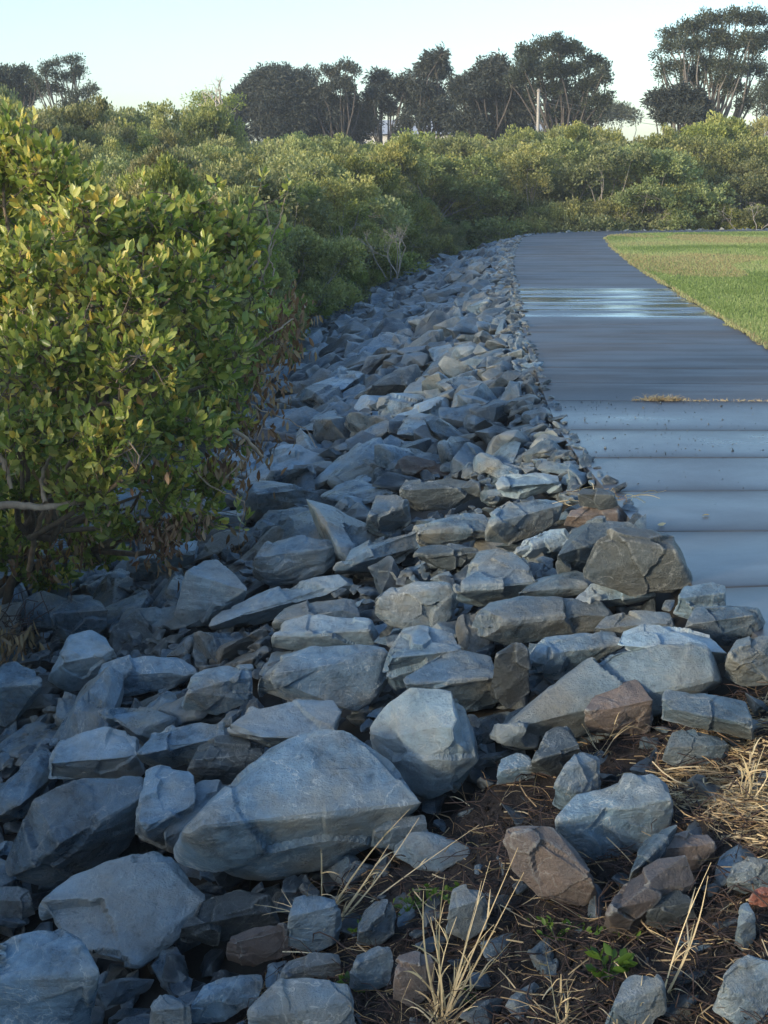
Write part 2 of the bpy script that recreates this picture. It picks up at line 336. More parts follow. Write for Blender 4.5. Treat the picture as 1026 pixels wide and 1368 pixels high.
# ------------------------------------------------------------------ the setting
def grid(name, xs, ys, zf, mat):
    X, Y = np.meshgrid(xs, ys); Z = zf(X, Y); V = np.stack([X, Y, Z], -1).reshape(-1, 3)
    w = len(xs); i = np.arange(len(ys) - 1)[:, None] * w + np.arange(w - 1)[None, :]
    Fc = np.stack([i, i + 1, i + w + 1, i + w], -1).reshape(-1, 4)
    return link(name, mesh_np(name, V, Fc.ravel(), np.full(len(Fc), 4), mat, smooth=True))
def base_z(X, Y):
    t = edge_dist(X, Y); z = np.where(t > 0, -DROP * np.clip(t / BW, 0, 1.0) - .16, -.05)
    z = np.where(t > BW, -DROP - .16 - .02 * np.clip(t - BW, 0, 5), z)
    return z
xs = np.unique(np.concatenate([np.linspace(-900, -40, 12), np.linspace(-40, -6, 35), np.linspace(-6, 12, 121), np.linspace(12, 60, 50), np.linspace(60, 900, 12)]))
ys = np.unique(np.concatenate([np.linspace(-300, -6, 8), np.linspace(-6, 2, 10), np.linspace(2, 60, 290), np.linspace(60, 150, 30), np.linspace(150, 1500, 12)]))
g = grid('terrain', xs, ys, base_z, M_MUD); tag(g, kind='structure')

def ribbon_pts(t, s0, s1, step):
    ss = np.arange(s0, s1, step); P = []
    for s in ss:
        a, _ = edge_point(s, t); b_, _ = edge_point(s + .8, t); c_, _ = edge_point(max(0, s - .8), t); P.append((a + b_ + c_) / 3)
    return np.array(P), ss
PW = 2.4
S0 = seg_s[1]
# joints at chosen stations along the edge
def s_of_Y(Y): return float(np.interp(Y, EDGE[:, 1], seg_s))
joints = [s_of_Y(y) for y in (1.0, 2.0, 3.0, 4.0, 4.98, 5.97, 7.0, 7.95, 8.95, 10.0, 11.38)]
while joints[-1] < seg_s[-2]: joints.append(joints[-1] + random.uniform(1.0, 1.12))
def build_path():
    st = []; dirt = []
    for a, b_ in zip(joints[:-1], joints[1:]):
        L = b_ - a; tilt = random.uniform(-.0035, .0035)
        for u, z, g_ in ((0.006, -.014, 1.), (.012, -.001, .9), (.05, .003, .6), (.16, .006, .25), (.3, .0085, .05), (.5, .010, 0.), (.75, .0075, .1), (.88, .0055, .35), (.95, .003, .7)):
            s = a + (u if u < .02 else u * L); st.append((s, (z if z < 0 else z * (.75 if a < joints[10] - .2 else .45)) + tilt * (u - .5))); dirt.append(g_ * (1 if a < joints[10] - .2 else .15))
        st.append((b_ - .006, -.001)); st.append((b_ - .001, -.014)); dirt += [.95, 1.]
    across = np.linspace(0, -PW, 7); V = []
    for s, z in st:
        for t in across:
            a, _ = edge_point(s, t); b2, _ = edge_point(s + .7, t); c2, _ = edge_point(s - .7, t); p = (a + b2 + c2) / 3
            V.append((p[0], p[1], z))
    V = np.array(V); w = len(across); i = np.arange(len(st) - 1)[:, None] * w + np.arange(w - 1)[None, :]
    top = np.stack([i, i + w, i + w + 1, i + 1], -1).reshape(-1, 4)
    k = len(V); lo = V.copy().reshape(len(st), w, 3)[:, [0, -1]].reshape(-1, 3); lo[:, 2] = -.14
    V2 = np.concatenate([V, lo]); j = np.arange(len(st) - 1)
    s1 = np.stack([j * w, k + 2 * j, k + 2 * (j + 1), (j + 1) * w], -1); s2 = np.stack([j * w + w - 1, (j + 1) * w + w - 1, k + 2 * (j + 1) + 1, k + 2 * j + 1], -1)
    Fc = np.concatenate([top, s1, s2])
    me = mesh_np('path', V2, Fc.ravel(), np.full(len(Fc), 4), M_CONC, smooth=True, attrs={'dirt': ('POINT', np.concatenate([np.repeat(dirt, w), np.ones(len(lo))]))}); me.set_sharp_from_angle(angle=R(25))
    return tag(link('path', me), kind='structure')
build_path()

# lawn beside the path: a turf sheet, and the blades on it
def lawn_z(X, Y):
    t = -edge_dist(X, Y) - PW; return np.where(t > 0, .012 + .05 * (1 - np.exp(-t / 1.5)) + .03 * np.sin(X * .5 + Y * .13) * np.clip(t / 3, 0, 1), -.045)
g = grid('lawn', np.linspace(3.2, 60, 240), np.linspace(-6, 56, 400), lambda X, Y: np.where(edge_dist(X, Y) + PW < 0, lawn_z(X, Y), -2.0), M_LAWN); tag(g, kind='structure')
def build_lawn_blades():
    n = 280000; Y = 12.5 + 39 * rng.random(n) ** 1.25; X = 3.3 + rng.random(n) * (.27 * Y + 1.5 - 3.0)
    t = -edge_dist(X, Y) - PW; ragged = .07 * fbm(np.stack([X * 2.5, Y * 2.5, X * 0], 1), 3, 5)
    m = (t > -.03 + ragged) & (edge_dist(X, Y) < -PW + .12); X, Y, t = X[m], Y[m], t[m]; n = len(X)
    patch = fbm(np.stack([X * .45, Y * .28, X * 0], 1), 3, 11)
    worn = ((X - 9.3) / 1.3) ** 2 + ((Y - 42) / 3.4) ** 2 + fbm(np.stack([X, Y * .4, X * 0], 1), 2, 3) * .9 < 1
    bare = worn & (rng.random(n) < .85) | (fbm(np.stack([X * .55, Y * .22, X * 0 + 5], 1), 2, 31) > .38) & (rng.random(n) < .7)
    tint = np.clip(.46 + patch * .75 + rng.normal(size=n) * .20, 0, .95)
    tint = np.where(t < .045, np.clip(.72 + rng.random(n) * .3, 0, 1), tint); tint = np.where(bare, .88 + rng.random(n) * .12, tint)
    base = np.stack([X, Y, lawn_z(X, Y) - .005], 1); base[t <= .0, 2] = .008
    ax = rng.normal(size=(n, 3)) * .45 + [0, 0, 1]; h = .03 + rng.random(n) * .035
    o = link('grass', leaf_mesh('grass', M_GRASS, base, ax, h, .010, tint)); tag(o, 'short damp green lawn grass beside the concrete path', 'grass', kind='stuff')
build_lawn_blades()

# ------------------------------------------------------------------ rocks
def hull_bm(pts):
    bm = bmesh.new()
    for p in pts: bm.verts.new(p)
    r = bmesh.ops.convex_hull(bm, input=bm.verts)
    junk = [e for e in set(r['geom_interior'] + r['geom_unused']) if isinstance(e, bmesh.types.BMVert) and e.is_valid]
    bmesh.ops.delete(bm, geom=junk, context='VERTS'); return bm
def chip(pts, size, k, rr, depth=(.02, .07)):
    for _ in range(k):
        bm = hull_bm(pts); n = Vector(rr.normal(size=3)).normalized(); h = max(n.dot(v.co) for v in bm.verts)
        co = n * (h - size * rr.uniform(*depth))
        bmesh.ops.bisect_plane(bm, geom=bm.verts[:] + bm.edges[:] + bm.faces[:], plane_co=co, plane_no=n, clear_outer=True)
        pts = [tuple(v.co) for v in bm.verts]; bm.free()
    return pts
def rock_mesh(name, pts, size, seed, mat, chips=7, target=None, amp=1.0, bev=.009):
    rr = np.random.default_rng(seed); pts = chip([tuple(p) for p in pts], size, chips, rr)
    bm = hull_bm(pts); bmesh.ops.remove_doubles(bm, verts=bm.verts, dist=size * .012)
    bmesh.ops.dissolve_limit(bm, angle_limit=R(4), verts=bm.verts, edges=bm.edges)
    bmesh.ops.bevel(bm, geom=bm.edges[:], offset=size * bev, segments=1, affect='EDGES', clamp_overlap=True)
    bmesh.ops.triangulate(bm, faces=bm.faces)
    if target:
        for _ in range(7):
            long_ = [e for e in bm.edges if e.calc_length() > target]
            if not long_: break
            bmesh.ops.subdivide_edges(bm, edges=long_, cuts=1); bmesh.ops.triangulate(bm, faces=[f for f in bm.faces if len(f.verts) > 3])
    bm.normal_update(); me = bpy.data.meshes.new(name); bm.to_mesh(me); nv = len(me.vertices)
    V = np.empty(nv * 3, np.float32); me.vertices.foreach_get('co', V); V = V.reshape(-1, 3).astype(float)
    Nn = np.array([v.normal[:] for v in bm.verts]); bm.free()
    q = V / size; layer = unit(rr.normal(size=3) * .35 + [0, .2, 1])
    K = 22; kc = rr.uniform(-.62, .62, size=(K, 3)); kg = rr.normal(size=(K, 3)) * .070; kh = rr.normal(size=K) * .006
    qq = q + (fbm(q * 6 + 3, 2, seed + 60) * .03)[:, None]; d2 = ((qq[:, None, :] - kc[None]) ** 2).sum(-1); wgt = np.exp(-(d2 - d2.min(1, keepdims=True)) / .0016); wgt /= wgt.sum(1, keepdims=True)
    d = (wgt * (kh[None] + ((q[:, None, :] - kc[None]) * kg[None]).sum(-1))).sum(1)      # broken faces meeting in creases
    d = d + fbm(q * 2.6 + seed * 3.1, 2, seed) * .010 + fbm(q * 9 + seed, 3, seed + 20) * .011
    lay = (q @ layer)[:, None] * layer * 14 + q * 1.3          # cleavage ledges
    side = 1 - np.abs(Nn @ layer); st = vnoise(lay + seed, seed + 40); d = d + np.clip((st - .05) * 7, 0, 1) * .008 * side
    V = V + Nn * (d * size * amp)[:, None]
    me.vertices.foreach_set('co', V.astype(np.float32).ravel()); me.polygons.foreach_set('use_smooth', np.ones(len(me.polygons), bool)); me.update()
    me.set_sharp_from_angle(angle=R(24)); me.materials.append(mat); return me

HERO = []       # (polygon in the photo, depth) for keeping other stones off them
def hero(label, top, ridge, bot, nf=(0, -1, .45), ntop=(0, -.32, 1), mat=None, lift=0.0, seed=None, group='boulders of the rock revetment', back=.8, zone_dz=.0):
    lowest = max(bot, key=lambda p: p[1]); P0 = ground_hit(*lowest, dz=lift); nf = np.array(nf, float) * [1, 1, .6]; ntop = np.array(ntop, float) * [1, .85, 1]
    def hit(p, o, n): d = ray(*p); k = ((o - CAM) @ n) / (d @ n); return CAM + d * k
    Rg = [hit(p, P0, nf) for p in ridge]; Bt = [hit(p, P0, nf) for p in bot]; rc = np.mean(Rg, axis=0); Tp = []
    allpx = np.array(top + ridge + bot, float); depth0 = (P0 - CAM) @ FWD; size = max(np.ptp(allpx[:, 0]), np.ptp(allpx[:, 1]) * 1.3) / F * depth0
    for p in top:
        q = hit(p, rc, ntop); w = (q - CAM) @ FWD; k = np.clip(w, depth0 * .9, (rc - CAM) @ FWD + size * .9) / w; Tp.append(CAM + (q - CAM) * k)
    front = np.array(Rg + Bt + Tp); cdir = np.mean(front, axis=0)
    Bk = []
    for q in list(Tp) + list(Bt):
        w = CAM + (cdir - CAM) * (((q - CAM) @ FWD) / ((cdir - CAM) @ FWD)); q2 = w + (q - w) * back
        push = size * (.12 if any(q is t for t in Tp) else .55); Bk.append(q2 + unit(q2 - CAM) * push)
    pts = np.array(list(front) + Bk); c = pts.mean(axis=0); sd = seed if seed else len(HERO) + 3
    me = rock_mesh('boulder', pts - c, size, sd, mat or M_ROCK, chips=6, target=max(size / 44, .005))
    o = link('boulder', me, loc=c); tag(o, label, 'boulder', group)
    HERO.append((allpx, depth0, c, size)); return o
from collections import namedtuple
BR, PA, DK = M_ROCK_BROWN, M_ROCK_PALE, M_ROCK_DARK
LEFT = (.30, -.34, 1); RIGHT = (-.28, -.34, 1)
# (foreground, left)
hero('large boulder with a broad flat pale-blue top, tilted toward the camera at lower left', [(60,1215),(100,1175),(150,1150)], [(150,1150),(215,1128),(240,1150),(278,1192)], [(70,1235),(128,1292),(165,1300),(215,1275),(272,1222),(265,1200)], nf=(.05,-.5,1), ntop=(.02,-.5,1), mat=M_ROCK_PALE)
hero('blocky dark-sided boulder with a ledged blue top, left of and behind the flat pale one', [(52,1085),(75,1130),(140,1090),(200,1060)], [(48,1064),(110,1040),(188,1040),(206,1055)], [(8,1160),(20,1178),(72,1190),(130,1165),(172,1130),(185,1090)], nf=(.35,-1,.25), ntop=(-.1,-.42,1), mat=M_ROCK)
hero('largest boulder of the foreground, long and ridged, with a pale layered front face', [(245,1108),(300,1065),(400,1050),(470,1062),(567,1072)], [(340,1045),(362,1000),(405,972),(468,970),(520,1015)], [(250,1142),(290,1160),(330,1180),(430,1155),(500,1120),(548,1098)], nf=(-.1,-1,.35), ntop=(.1,-.55,1), mat=M_ROCK, seed=21)
hero('grey-brown boulder cut off by the lower left corner of the photo', [(0,1310),(50,1265),(100,1262),(128,1300)], [(0,1240),(60,1240),(105,1255)], [(-30,1400),(60,1420),(118,1370)], nf=(.2,-1,.5), ntop=(-.1,-.5,1), mat=M_ROCK)
hero('tall blue-green boulder with a sharp right edge in the centre foreground', [(490,978),(545,1000),(600,985),(614,934)], [(518,940),(560,914),(602,922)], [(500,1002),(552,1058),(575,1066),(604,1052),(640,1015),(634,972)], nf=(-.25,-1,.15), ntop=(-.7,-.8,.7), mat=M_ROCK_PALE, seed=134, back=.95)
hero('tan-faced wedge boulder standing directly behind the tall blue-green one', [(532,915),(580,885),(640,890),(665,905)], [(585,870),(615,866),(655,878)], [(560,950),(620,950),(674,938),(676,925)], nf=(.05,-1,.30), mat=M_ROCK)
hero('very long blue slab leaning up to the right, largest boulder near the path', [(655,982),(700,968),(765,955),(850,912),(952,905)], [(690,945),(750,905),(818,862),(880,858),(943,868)], [(656,990),(700,1005),(765,1000),(850,955),(930,925),(960,908)], nf=(-.15,-1,.35), ntop=(-.12,-.75,1), mat=M_ROCK_PALE, seed=141, back=.93)
hero('brown-stained block propping the lower right side of the very long slab', [(778,955),(800,925),(850,915),(872,935)], [(800,918),(848,906)], [(785,975),(830,985),(870,965),(866,980)], nf=(.2,-1,.4), mat=M_ROCK_BROWN)
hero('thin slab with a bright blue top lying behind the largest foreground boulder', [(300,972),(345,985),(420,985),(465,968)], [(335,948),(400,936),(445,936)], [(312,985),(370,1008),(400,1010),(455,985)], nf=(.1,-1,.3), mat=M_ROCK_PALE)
hero('wide boulder with speckled blue face and rusty right end, centre left', [(342,905),(380,890),(460,885),(520,872)], [(375,878),(420,862),(480,858),(512,865)], [(340,930),(390,940),(475,950),(500,930),(520,892)], nf=(0,-1,.65), mat=M_ROCK, seed=52)
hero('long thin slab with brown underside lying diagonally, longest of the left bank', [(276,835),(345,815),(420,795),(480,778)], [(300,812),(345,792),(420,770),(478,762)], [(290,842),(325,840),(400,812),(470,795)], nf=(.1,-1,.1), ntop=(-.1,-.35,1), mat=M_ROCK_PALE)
hero('pale triangular upright boulder left of the long diagonal slab', [(250,765),(285,755),(340,792)], [(272,750),(290,748)], [(233,822),(250,838),(285,838),(320,812)], nf=(.1,-1,.35), mat=M_ROCK_PALE)
hero('olive-grey flat-faced block right of the long diagonal slab', [(495,800),(540,785),(600,784)], [(520,782),(560,776),(600,780)], [(500,822),(520,835),(560,845),(600,825),(612,800)], nf=(.1,-1,.55), mat=M_ROCK)
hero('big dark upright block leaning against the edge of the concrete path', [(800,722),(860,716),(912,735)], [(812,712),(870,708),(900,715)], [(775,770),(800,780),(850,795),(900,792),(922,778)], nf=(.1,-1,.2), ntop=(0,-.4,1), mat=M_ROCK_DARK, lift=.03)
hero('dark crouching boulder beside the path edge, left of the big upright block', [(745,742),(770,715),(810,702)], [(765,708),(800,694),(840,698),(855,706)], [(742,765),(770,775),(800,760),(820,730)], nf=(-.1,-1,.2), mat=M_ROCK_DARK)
hero('long low slab with a tan end, in front of the big dark upright block', [(690,792),(760,778),(830,768),(876,770)], [(720,775),(780,760),(840,752),(874,756)], [(700,808),(760,800),(840,786),(874,782)], nf=(0,-1,.3), mat=M_ROCK)
hero('bright-topped streaky slab with a white right end below the long low slab', [(762,806),(810,800),(876,795)], [(790,780),(830,776),(868,772)], [(768,815),(815,812),(876,800)], nf=(0,-1,.2), ntop=(.05,-.55,1), mat=M_ROCK_PALE)
hero('squat olive block against the path corner, right of the bright streaky slab', [(905,800),(930,790),(968,792)], [(915,782),(950,778),(968,784)], [(900,820),(925,832),(955,828),(970,812)], nf=(-.2,-1,.3), mat=M_ROCK)
hero('angular block overhanging its neighbours where the path leaves the frame', [(915,835),(950,825),(1005,822)], [(930,815),(975,808),(1012,812)], [(925,855),(970,862),(1018,852),(1024,835)], nf=(.1,-1,.3), mat=M_ROCK)
hero('rounded grey boulder at the right border below the end of the path', [(975,880),(1000,862),(1026,866)], [(985,856),(1015,848),(1040,852)], [(965,905),(990,918),(1040,915)], nf=(-.2,-1,.4), mat=M_ROCK)
hero('near-black slab lying flat among pale stones, left of the small block on path edge', [(533,655),(560,650),(640,650)], [(545,642),(600,636),(640,642)], [(536,672),(560,684),(610,680),(645,665)], nf=(0,-1,.25), mat=M_ROCK_DARK)
hero('pale grey slab with cleaved front, left of the small dark block on path edge', [(662,650),(700,645),(748,645)], [(675,636),(715,630),(745,634)], [(668,660),(700,664),(752,656)], nf=(0,-1,.3), mat=M_ROCK_PALE)
hero('small dark block perched on a brown stone at the path edge', [(772,660),(800,656),(822,662)], [(778,652),(800,650),(818,656)], [(774,676),(800,680),(826,676)], nf=(.1,-1,.2), mat=M_ROCK_DARK, lift=.12)
hero('brown stone littered with dry twigs beneath the small dark block', [(755,692),(790,684),(826,684)], [(765,682),(800,676),(824,680)], [(752,702),(780,708),(826,698)], nf=(0,-1,.3), mat=M_ROCK_BROWN, lift=.03)
hero('flat-faced grey block sloping left, midway between dark slab and crouching boulder', [(652,700),(690,678),(752,675)], [(672,672),(715,668),(752,670)], [(650,722),(680,728),(730,710),(750,690)], nf=(.2,-1,.5), mat=M_ROCK)
hero('blue humped slab left of the flat-faced grey block', [(556,712),(600,700),(655,705)], [(580,695),(615,686),(645,690)], [(560,728),(600,732),(655,722)], nf=(0,-1,.5), mat=M_ROCK)
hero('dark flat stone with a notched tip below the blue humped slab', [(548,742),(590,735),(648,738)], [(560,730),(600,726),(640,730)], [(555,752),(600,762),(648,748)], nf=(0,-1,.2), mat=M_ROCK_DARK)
hero('streaked blue boulder rising to a peak in the middle of the upper bank', [(612,785),(650,750),(690,745),(722,780)], [(640,738),(668,728),(695,735)], [(610,802),(650,812),(700,800),(722,792)], nf=(-.2,-1,.5), mat=M_ROCK)
hero('pale-edged broad block below the mangrove, right of its dry brown leaves', [(338,745),(370,728),(450,730)], [(360,720),(400,715),(448,722)], [(335,770),(360,782),(410,780),(448,755)], nf=(-.1,-1,.4), mat=M_ROCK)
hero('small upright stone with a white lower edge in the middle of the bank', [(490,690),(515,668),(548,675)], [(505,664),(530,662)], [(488,712),(515,718),(550,700)], nf=(-.1,-1,.3), mat=M_ROCK)
hero('large flat pale rock partly beneath the mangrove skirt', [(185,748),(225,735),(262,738)], [(200,722),(235,716),(265,722)], [(188,762),(225,765),(262,752)], nf=(0,-1,.4), mat=M_ROCK_PALE)
hero('double-humped slab in the middle right, above the very long slab', [(630,835),(670,822),(740,818),(818,818)], [(655,808),(700,798),(760,800),(800,806)], [(635,850),(680,862),(740,850),(812,838)], nf=(.05,-1,.5), mat=M_ROCK, seed=77)
hero('narrow dark upright stone wedged left of the very long slab', [(662,875),(685,862),(702,866)], [(668,862),(690,858)], [(655,930),(680,948),(708,925)], nf=(-.3,-1,.2), mat=M_ROCK_DARK)
hero('blue-topped stone touching the upper left end of the very long slab', [(705,878),(745,865),(830,860)], [(730,855),(780,845),(828,846)], [(710,895),(740,905),(790,885)], nf=(0,-1,.4), mat=M_ROCK)
hero('long blue slab behind the top edge of the very long slab', [(822,862),(880,858),(970,872)], [(835,838),(880,832),(950,850)], [(830,875),(900,885),(975,890)], nf=(0,-1,.4), mat=M_ROCK_PALE)
hero('flat slab bedded in brown straw at the right, streaked with white', [(882,945),(920,950),(1003,968)], [(890,922),(930,920),(995,938)], [(885,960),(930,970),(1005,988)], nf=(0,-1,.5), mat=M_ROCK)
hero('blue stone half sunk in the soil just below the straw-bedded flat slab', [(888,998),(920,985),(974,995)], [(900,980),(925,975),(960,982)], [(886,1015),(910,1026),(960,1018),(975,1006)], nf=(0,-1,.5), mat=M_ROCK)
hero('blue-grey corner stone at the left border, pale faced and rounded', [(-20,920),(25,900),(52,912)], [(-10,892),(20,886),(48,896)], [(-20,960),(15,970),(50,935)], nf=(.1,-1,.4), mat=M_ROCK)
hero('pale-crested knobbly stone standing at the left foot of the bank', [(85,885),(110,860),(155,872)], [(95,850),(120,843),(140,852)], [(62,910),(90,925),(140,915),(158,890)], nf=(.1,-1,.4), mat=M_ROCK_PALE)
hero('stone with a white-edged top right of the pale-crested knobbly one', [(126,895),(180,890),(262,892)], [(135,882),(190,876),(235,880)], [(128,915),(150,936),(215,925),(262,905)], nf=(0,-1,.4), mat=M_ROCK)
hero('rounded brown-grey stone below the mangrove, above the pale-crested knobbly one', [(72,820),(105,808),(145,815)], [(85,800),(110,797),(135,802)], [(70,845),(100,865),(140,850)], nf=(0,-1,.4), mat=M_ROCK)
hero('blue saddle-shaped slab above the ledged boulder on the left', [(66,1020),(120,1000),(190,1010)], [(85,985),(140,972),(185,985)], [(65,1040),(120,1045),(195,1035)], nf=(0,-1,.6), mat=M_ROCK_PALE)
hero('slab with overhanging brow, left of the thin bright blue-topped slab', [(180,1010),(225,995),(298,985)], [(205,975),(250,962),(296,966)], [(185,1022),(230,1028),(280,1010)], nf=(.1,-1,.2), mat=M_ROCK)
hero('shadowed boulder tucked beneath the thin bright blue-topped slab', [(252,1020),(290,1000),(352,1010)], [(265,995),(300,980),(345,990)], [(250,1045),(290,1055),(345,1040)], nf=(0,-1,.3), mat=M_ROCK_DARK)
hero('sloping blue stone between the ledged boulder and the largest boulder', [(182,1110),(215,1085),(262,1075)], [(195,1030),(225,1020),(258,1030)], [(185,1120),(225,1135),(250,1110)], nf=(0,-.8,.7), mat=M_ROCK)
hero('flat blue stone with white streaks at the left shoulder of the largest boulder', [(215,1120),(250,1095),(340,1055)], [(240,1065),(270,1045),(330,1042)], [(220,1135),(250,1142),(330,1080)], nf=(0,-.6,1), mat=M_ROCK_PALE)
hero('low blue stone at the left border beside the flat pale-topped boulder', [(-15,1205),(20,1195),(45,1205)], [(-15,1188),(25,1184),(42,1192)], [(-15,1235),(20,1238),(48,1222)], nf=(0,-1,.5), mat=M_ROCK)
hero('dark brown slab lying right of the flat pale-topped boulder', [(240,1240),(300,1215),(370,1215)], [(270,1200),(320,1190),(372,1200)], [(240,1255),(300,1262),(375,1235)], nf=(0,-1,.6), mat=M_ROCK_DARK)
hero('pinkish brown stone half buried below the dark brown slab', [(300,1262),(335,1248),(385,1242)], [(308,1250),(340,1238),(380,1234)], [(302,1284),(340,1292),(388,1275)], nf=(0,-1,.4), mat=M_ROCK_BROWN)
hero('bluish stone behind dry grass stems, below the largest boulder', [(385,1225),(420,1200),(452,1210)], [(395,1200),(420,1192),(448,1200)], [(384,1265),(420,1275),(452,1258)], nf=(0,-1,.3), mat=M_ROCK)
hero('flat rock at the bottom border with a pale top, left of the tall grass', [(340,1345),(390,1330),(470,1325)], [(365,1318),(415,1310),(465,1312)], [(330,1400),(400,1410),(480,1390)], nf=(0,-1,.4), mat=M_ROCK)
hero('thin bluish slab between the pinkish stone and the tall grass', [(376,1300),(410,1288),(455,1284)], [(385,1284),(420,1274),(452,1274)], [(378,1312),(410,1318),(455,1305)], nf=(0,-1,.4), mat=M_ROCK)
hero('small leaning blue stone left of the tall dry grass, above the vine', [(480,1240),(500,1215),(528,1212)], [(488,1212),(505,1200),(525,1202)], [(476,1262),(500,1268),(526,1250)], nf=(-.1,-1,.3), mat=M_ROCK)
hero('bluish stone beneath the small leaning one, beside the tall dry grass', [(470,1290),(490,1275),(525,1270)], [(478,1272),(495,1264),(522,1262)], [(466,1320),(490,1330),(522,1315)], nf=(-.1,-1,.3), mat=M_ROCK)
hero('slim blue stone standing behind the tall dry grass stems', [(600,1215),(620,1195),(648,1200)], [(608,1190),(628,1184),(645,1190)], [(596,1250),(620,1262),(648,1240)], nf=(0,-1,.2), mat=M_ROCK_PALE)
hero('bluish lump in the soil right below the largest boulder', [(495,1112),(530,1100),(570,1100)], [(505,1095),(535,1086),(566,1090)], [(495,1130),(530,1138),(572,1122)], nf=(0,-1,.5), mat=M_ROCK)
hero('small blue cobble below the sharp right edge of the tall blue-green boulder', [(665,1030),(690,1020),(712,1022)], [(670,1012),(690,1005),(710,1012)], [(664,1048),(690,1052),(714,1042)], nf=(0,-1,.4), mat=M_ROCK)
hero('pointed dark stone sticking up from soil under the very long slab', [(712,1015),(745,975),(775,1000)], [(738,968),(752,966)], [(708,1028),(745,1040),(780,1018)], nf=(0,-1,.25), mat=M_ROCK_DARK)
hero('bluish wedge leaning against the large dark block in the soil', [(742,1040),(770,1015),(800,1020)], [(760,1008),(780,1002),(800,1008)], [(738,1075),(765,1092),(800,1080)], nf=(-.3,-1,.3), mat=M_ROCK)
hero('large dark blue block rising from the soil at the right', [(745,1095),(775,1062),(840,1050),(895,1068)], [(780,1050),(840,1034),(880,1032),(892,1045)], [(740,1135),(790,1155),(850,1150),(905,1100)], nf=(.1,-1,.35), ntop=(-.1,-.5,1), mat=M_ROCK, seed=88)
hero('rust-brown rounded slab leaning left with a pale curved edge', [(690,1110),(720,1100),(765,1130),(800,1180)], [(675,1105),(700,1094),(735,1098)], [(672,1125),(685,1165),(720,1195),(780,1210),(808,1190)], nf=(.1,-1,.3), ntop=(.5,-.5,1), mat=M_ROCK_BROWN, seed=90)
hero('dark brown slab propped diagonally right of the rust-brown leaning one', [(810,1220),(850,1175),(905,1145)], [(840,1170),(880,1148),(915,1142)], [(802,1248),(830,1255),(880,1225),(930,1180)], nf=(-.2,-1,.6), mat=M_ROCK_BROWN)
hero('reddish brown block behind the diagonally propped slab', [(875,1135),(905,1120),(955,1128)], [(888,1118),(915,1112),(945,1116)], [(876,1150),(910,1165),(958,1150)], nf=(.1,-1,.4), mat=M_ROCK_BROWN)
hero('thin bluish slab tucked left of the reddish brown block', [(842,1170),(865,1140),(905,1110)], [(860,1130),(885,1108),(905,1102)], [(840,1182),(858,1185),(895,1140)], nf=(-.4,-1,.3), mat=M_ROCK)
hero('rounded grey stone at the right border with a brick-red patch below', [(972,1170),(995,1155),(1030,1155)], [(980,1152),(1000,1146),(1030,1150)], [(970,1185),(995,1195),(1035,1190)], nf=(0,-1,.4), mat=M_ROCK)
hero('small brick-red stone at the right border', [(1002,1195),(1015,1190),(1035,1192)], [(1005,1190),(1018,1184),(1035,1186)], [(1000,1208),(1015,1213),(1035,1210)], nf=(0,-1,.3), mat=M_RED)
hero('upright blue-grey stone at the right bottom corner', [(965,1310),(990,1290),(1035,1285)], [(970,1290),(1000,1275),(1035,1278)], [(960,1352),(990,1375),(1035,1370)], nf=(0,-1,.4), mat=M_ROCK)
hero('slender pointed blue stone in the right corner, above the upright one', [(985,1235),(995,1210),(1008,1225)], [(990,1210),(998,1204)], [(983,1262),(995,1272),(1008,1255)], nf=(0,-1,.15), mat=M_ROCK)
hero('egg-shaped blue stone tilted in soil at the bottom, under the green weed', [(815,1345),(850,1310),(885,1318)], [(835,1305),(862,1300),(880,1306)], [(808,1380),(850,1392),(888,1350)], nf=(-.1,-1,.4), mat=M_ROCK)
hero('bluish stone with brown flank just right of the diagonally propped slab', [(865,1215),(890,1200),(925,1205)], [(875,1198),(900,1190),(922,1196)], [(862,1235),(890,1245),(930,1225)], nf=(.1,-1,.4), mat=M_ROCK_DARK)
hero('brown cobble at the bottom, behind the tall dry grass base', [(528,1300),(550,1282),(582,1285)], [(535,1280),(555,1272),(578,1276)], [(525,1335),(552,1345),(582,1325)], nf=(0,-1,.3), mat=M_ROCK_BROWN)
hero('purplish low stone at the bottom border, right of the corner boulder', [(200,1350),(225,1335),(255,1345)], [(205,1335),(228,1325),(250,1332)], [(195,1390),(225,1400),(260,1390)], nf=(0,-1,.4), mat=M_ROCK)
hero('blue slab stretching along the bottom left border behind the purplish stone', [(255,1340),(300,1325),(350,1310)], [(265,1320),(310,1305),(350,1298)], [(255,1370),(300,1365),(352,1330)], nf=(0,-1,.6), mat=M_ROCK)
hero('grey-blue block right of the thin long path slab, with a chipped olive corner', [(795,835),(840,825),(900,832)], [(810,822),(850,812),(895,818)], [(790,850),(840,862),(905,850)], nf=(0,-1,.4), mat=M_ROCK)
hero('boulder with a steep brown face, left of the tan-faced wedge boulder', [(515,880),(545,850),(590,850),(620,868)], [(540,840),(570,835),(605,845)], [(512,915),(530,925),(560,910),(600,880)], nf=(-.2,-1,.3), mat=M_ROCK)
hero('low wide blue slab above the wide speckled boulder', [(365,850),(420,838),(500,842)], [(380,830),(430,820),(490,826)], [(362,866),(410,872),(505,860)], nf=(0,-1,.6), mat=M_ROCK_PALE)
hero('ridged block beneath the right end of the long diagonal slab', [(365,830),(410,815),(478,812)], [(380,812),(420,802),(470,800)], [(362,845),(410,850),(480,835)], nf=(0,-1,.4), mat=M_ROCK)
hero('grey lump with an orange-brown recess at centre left, below the diagonal slab', [(250,925),(290,905),(338,900)], [(262,900),(300,888),(336,888)], [(245,945),(290,955),(338,935)], nf=(0,-1,.5), mat=M_ROCK)
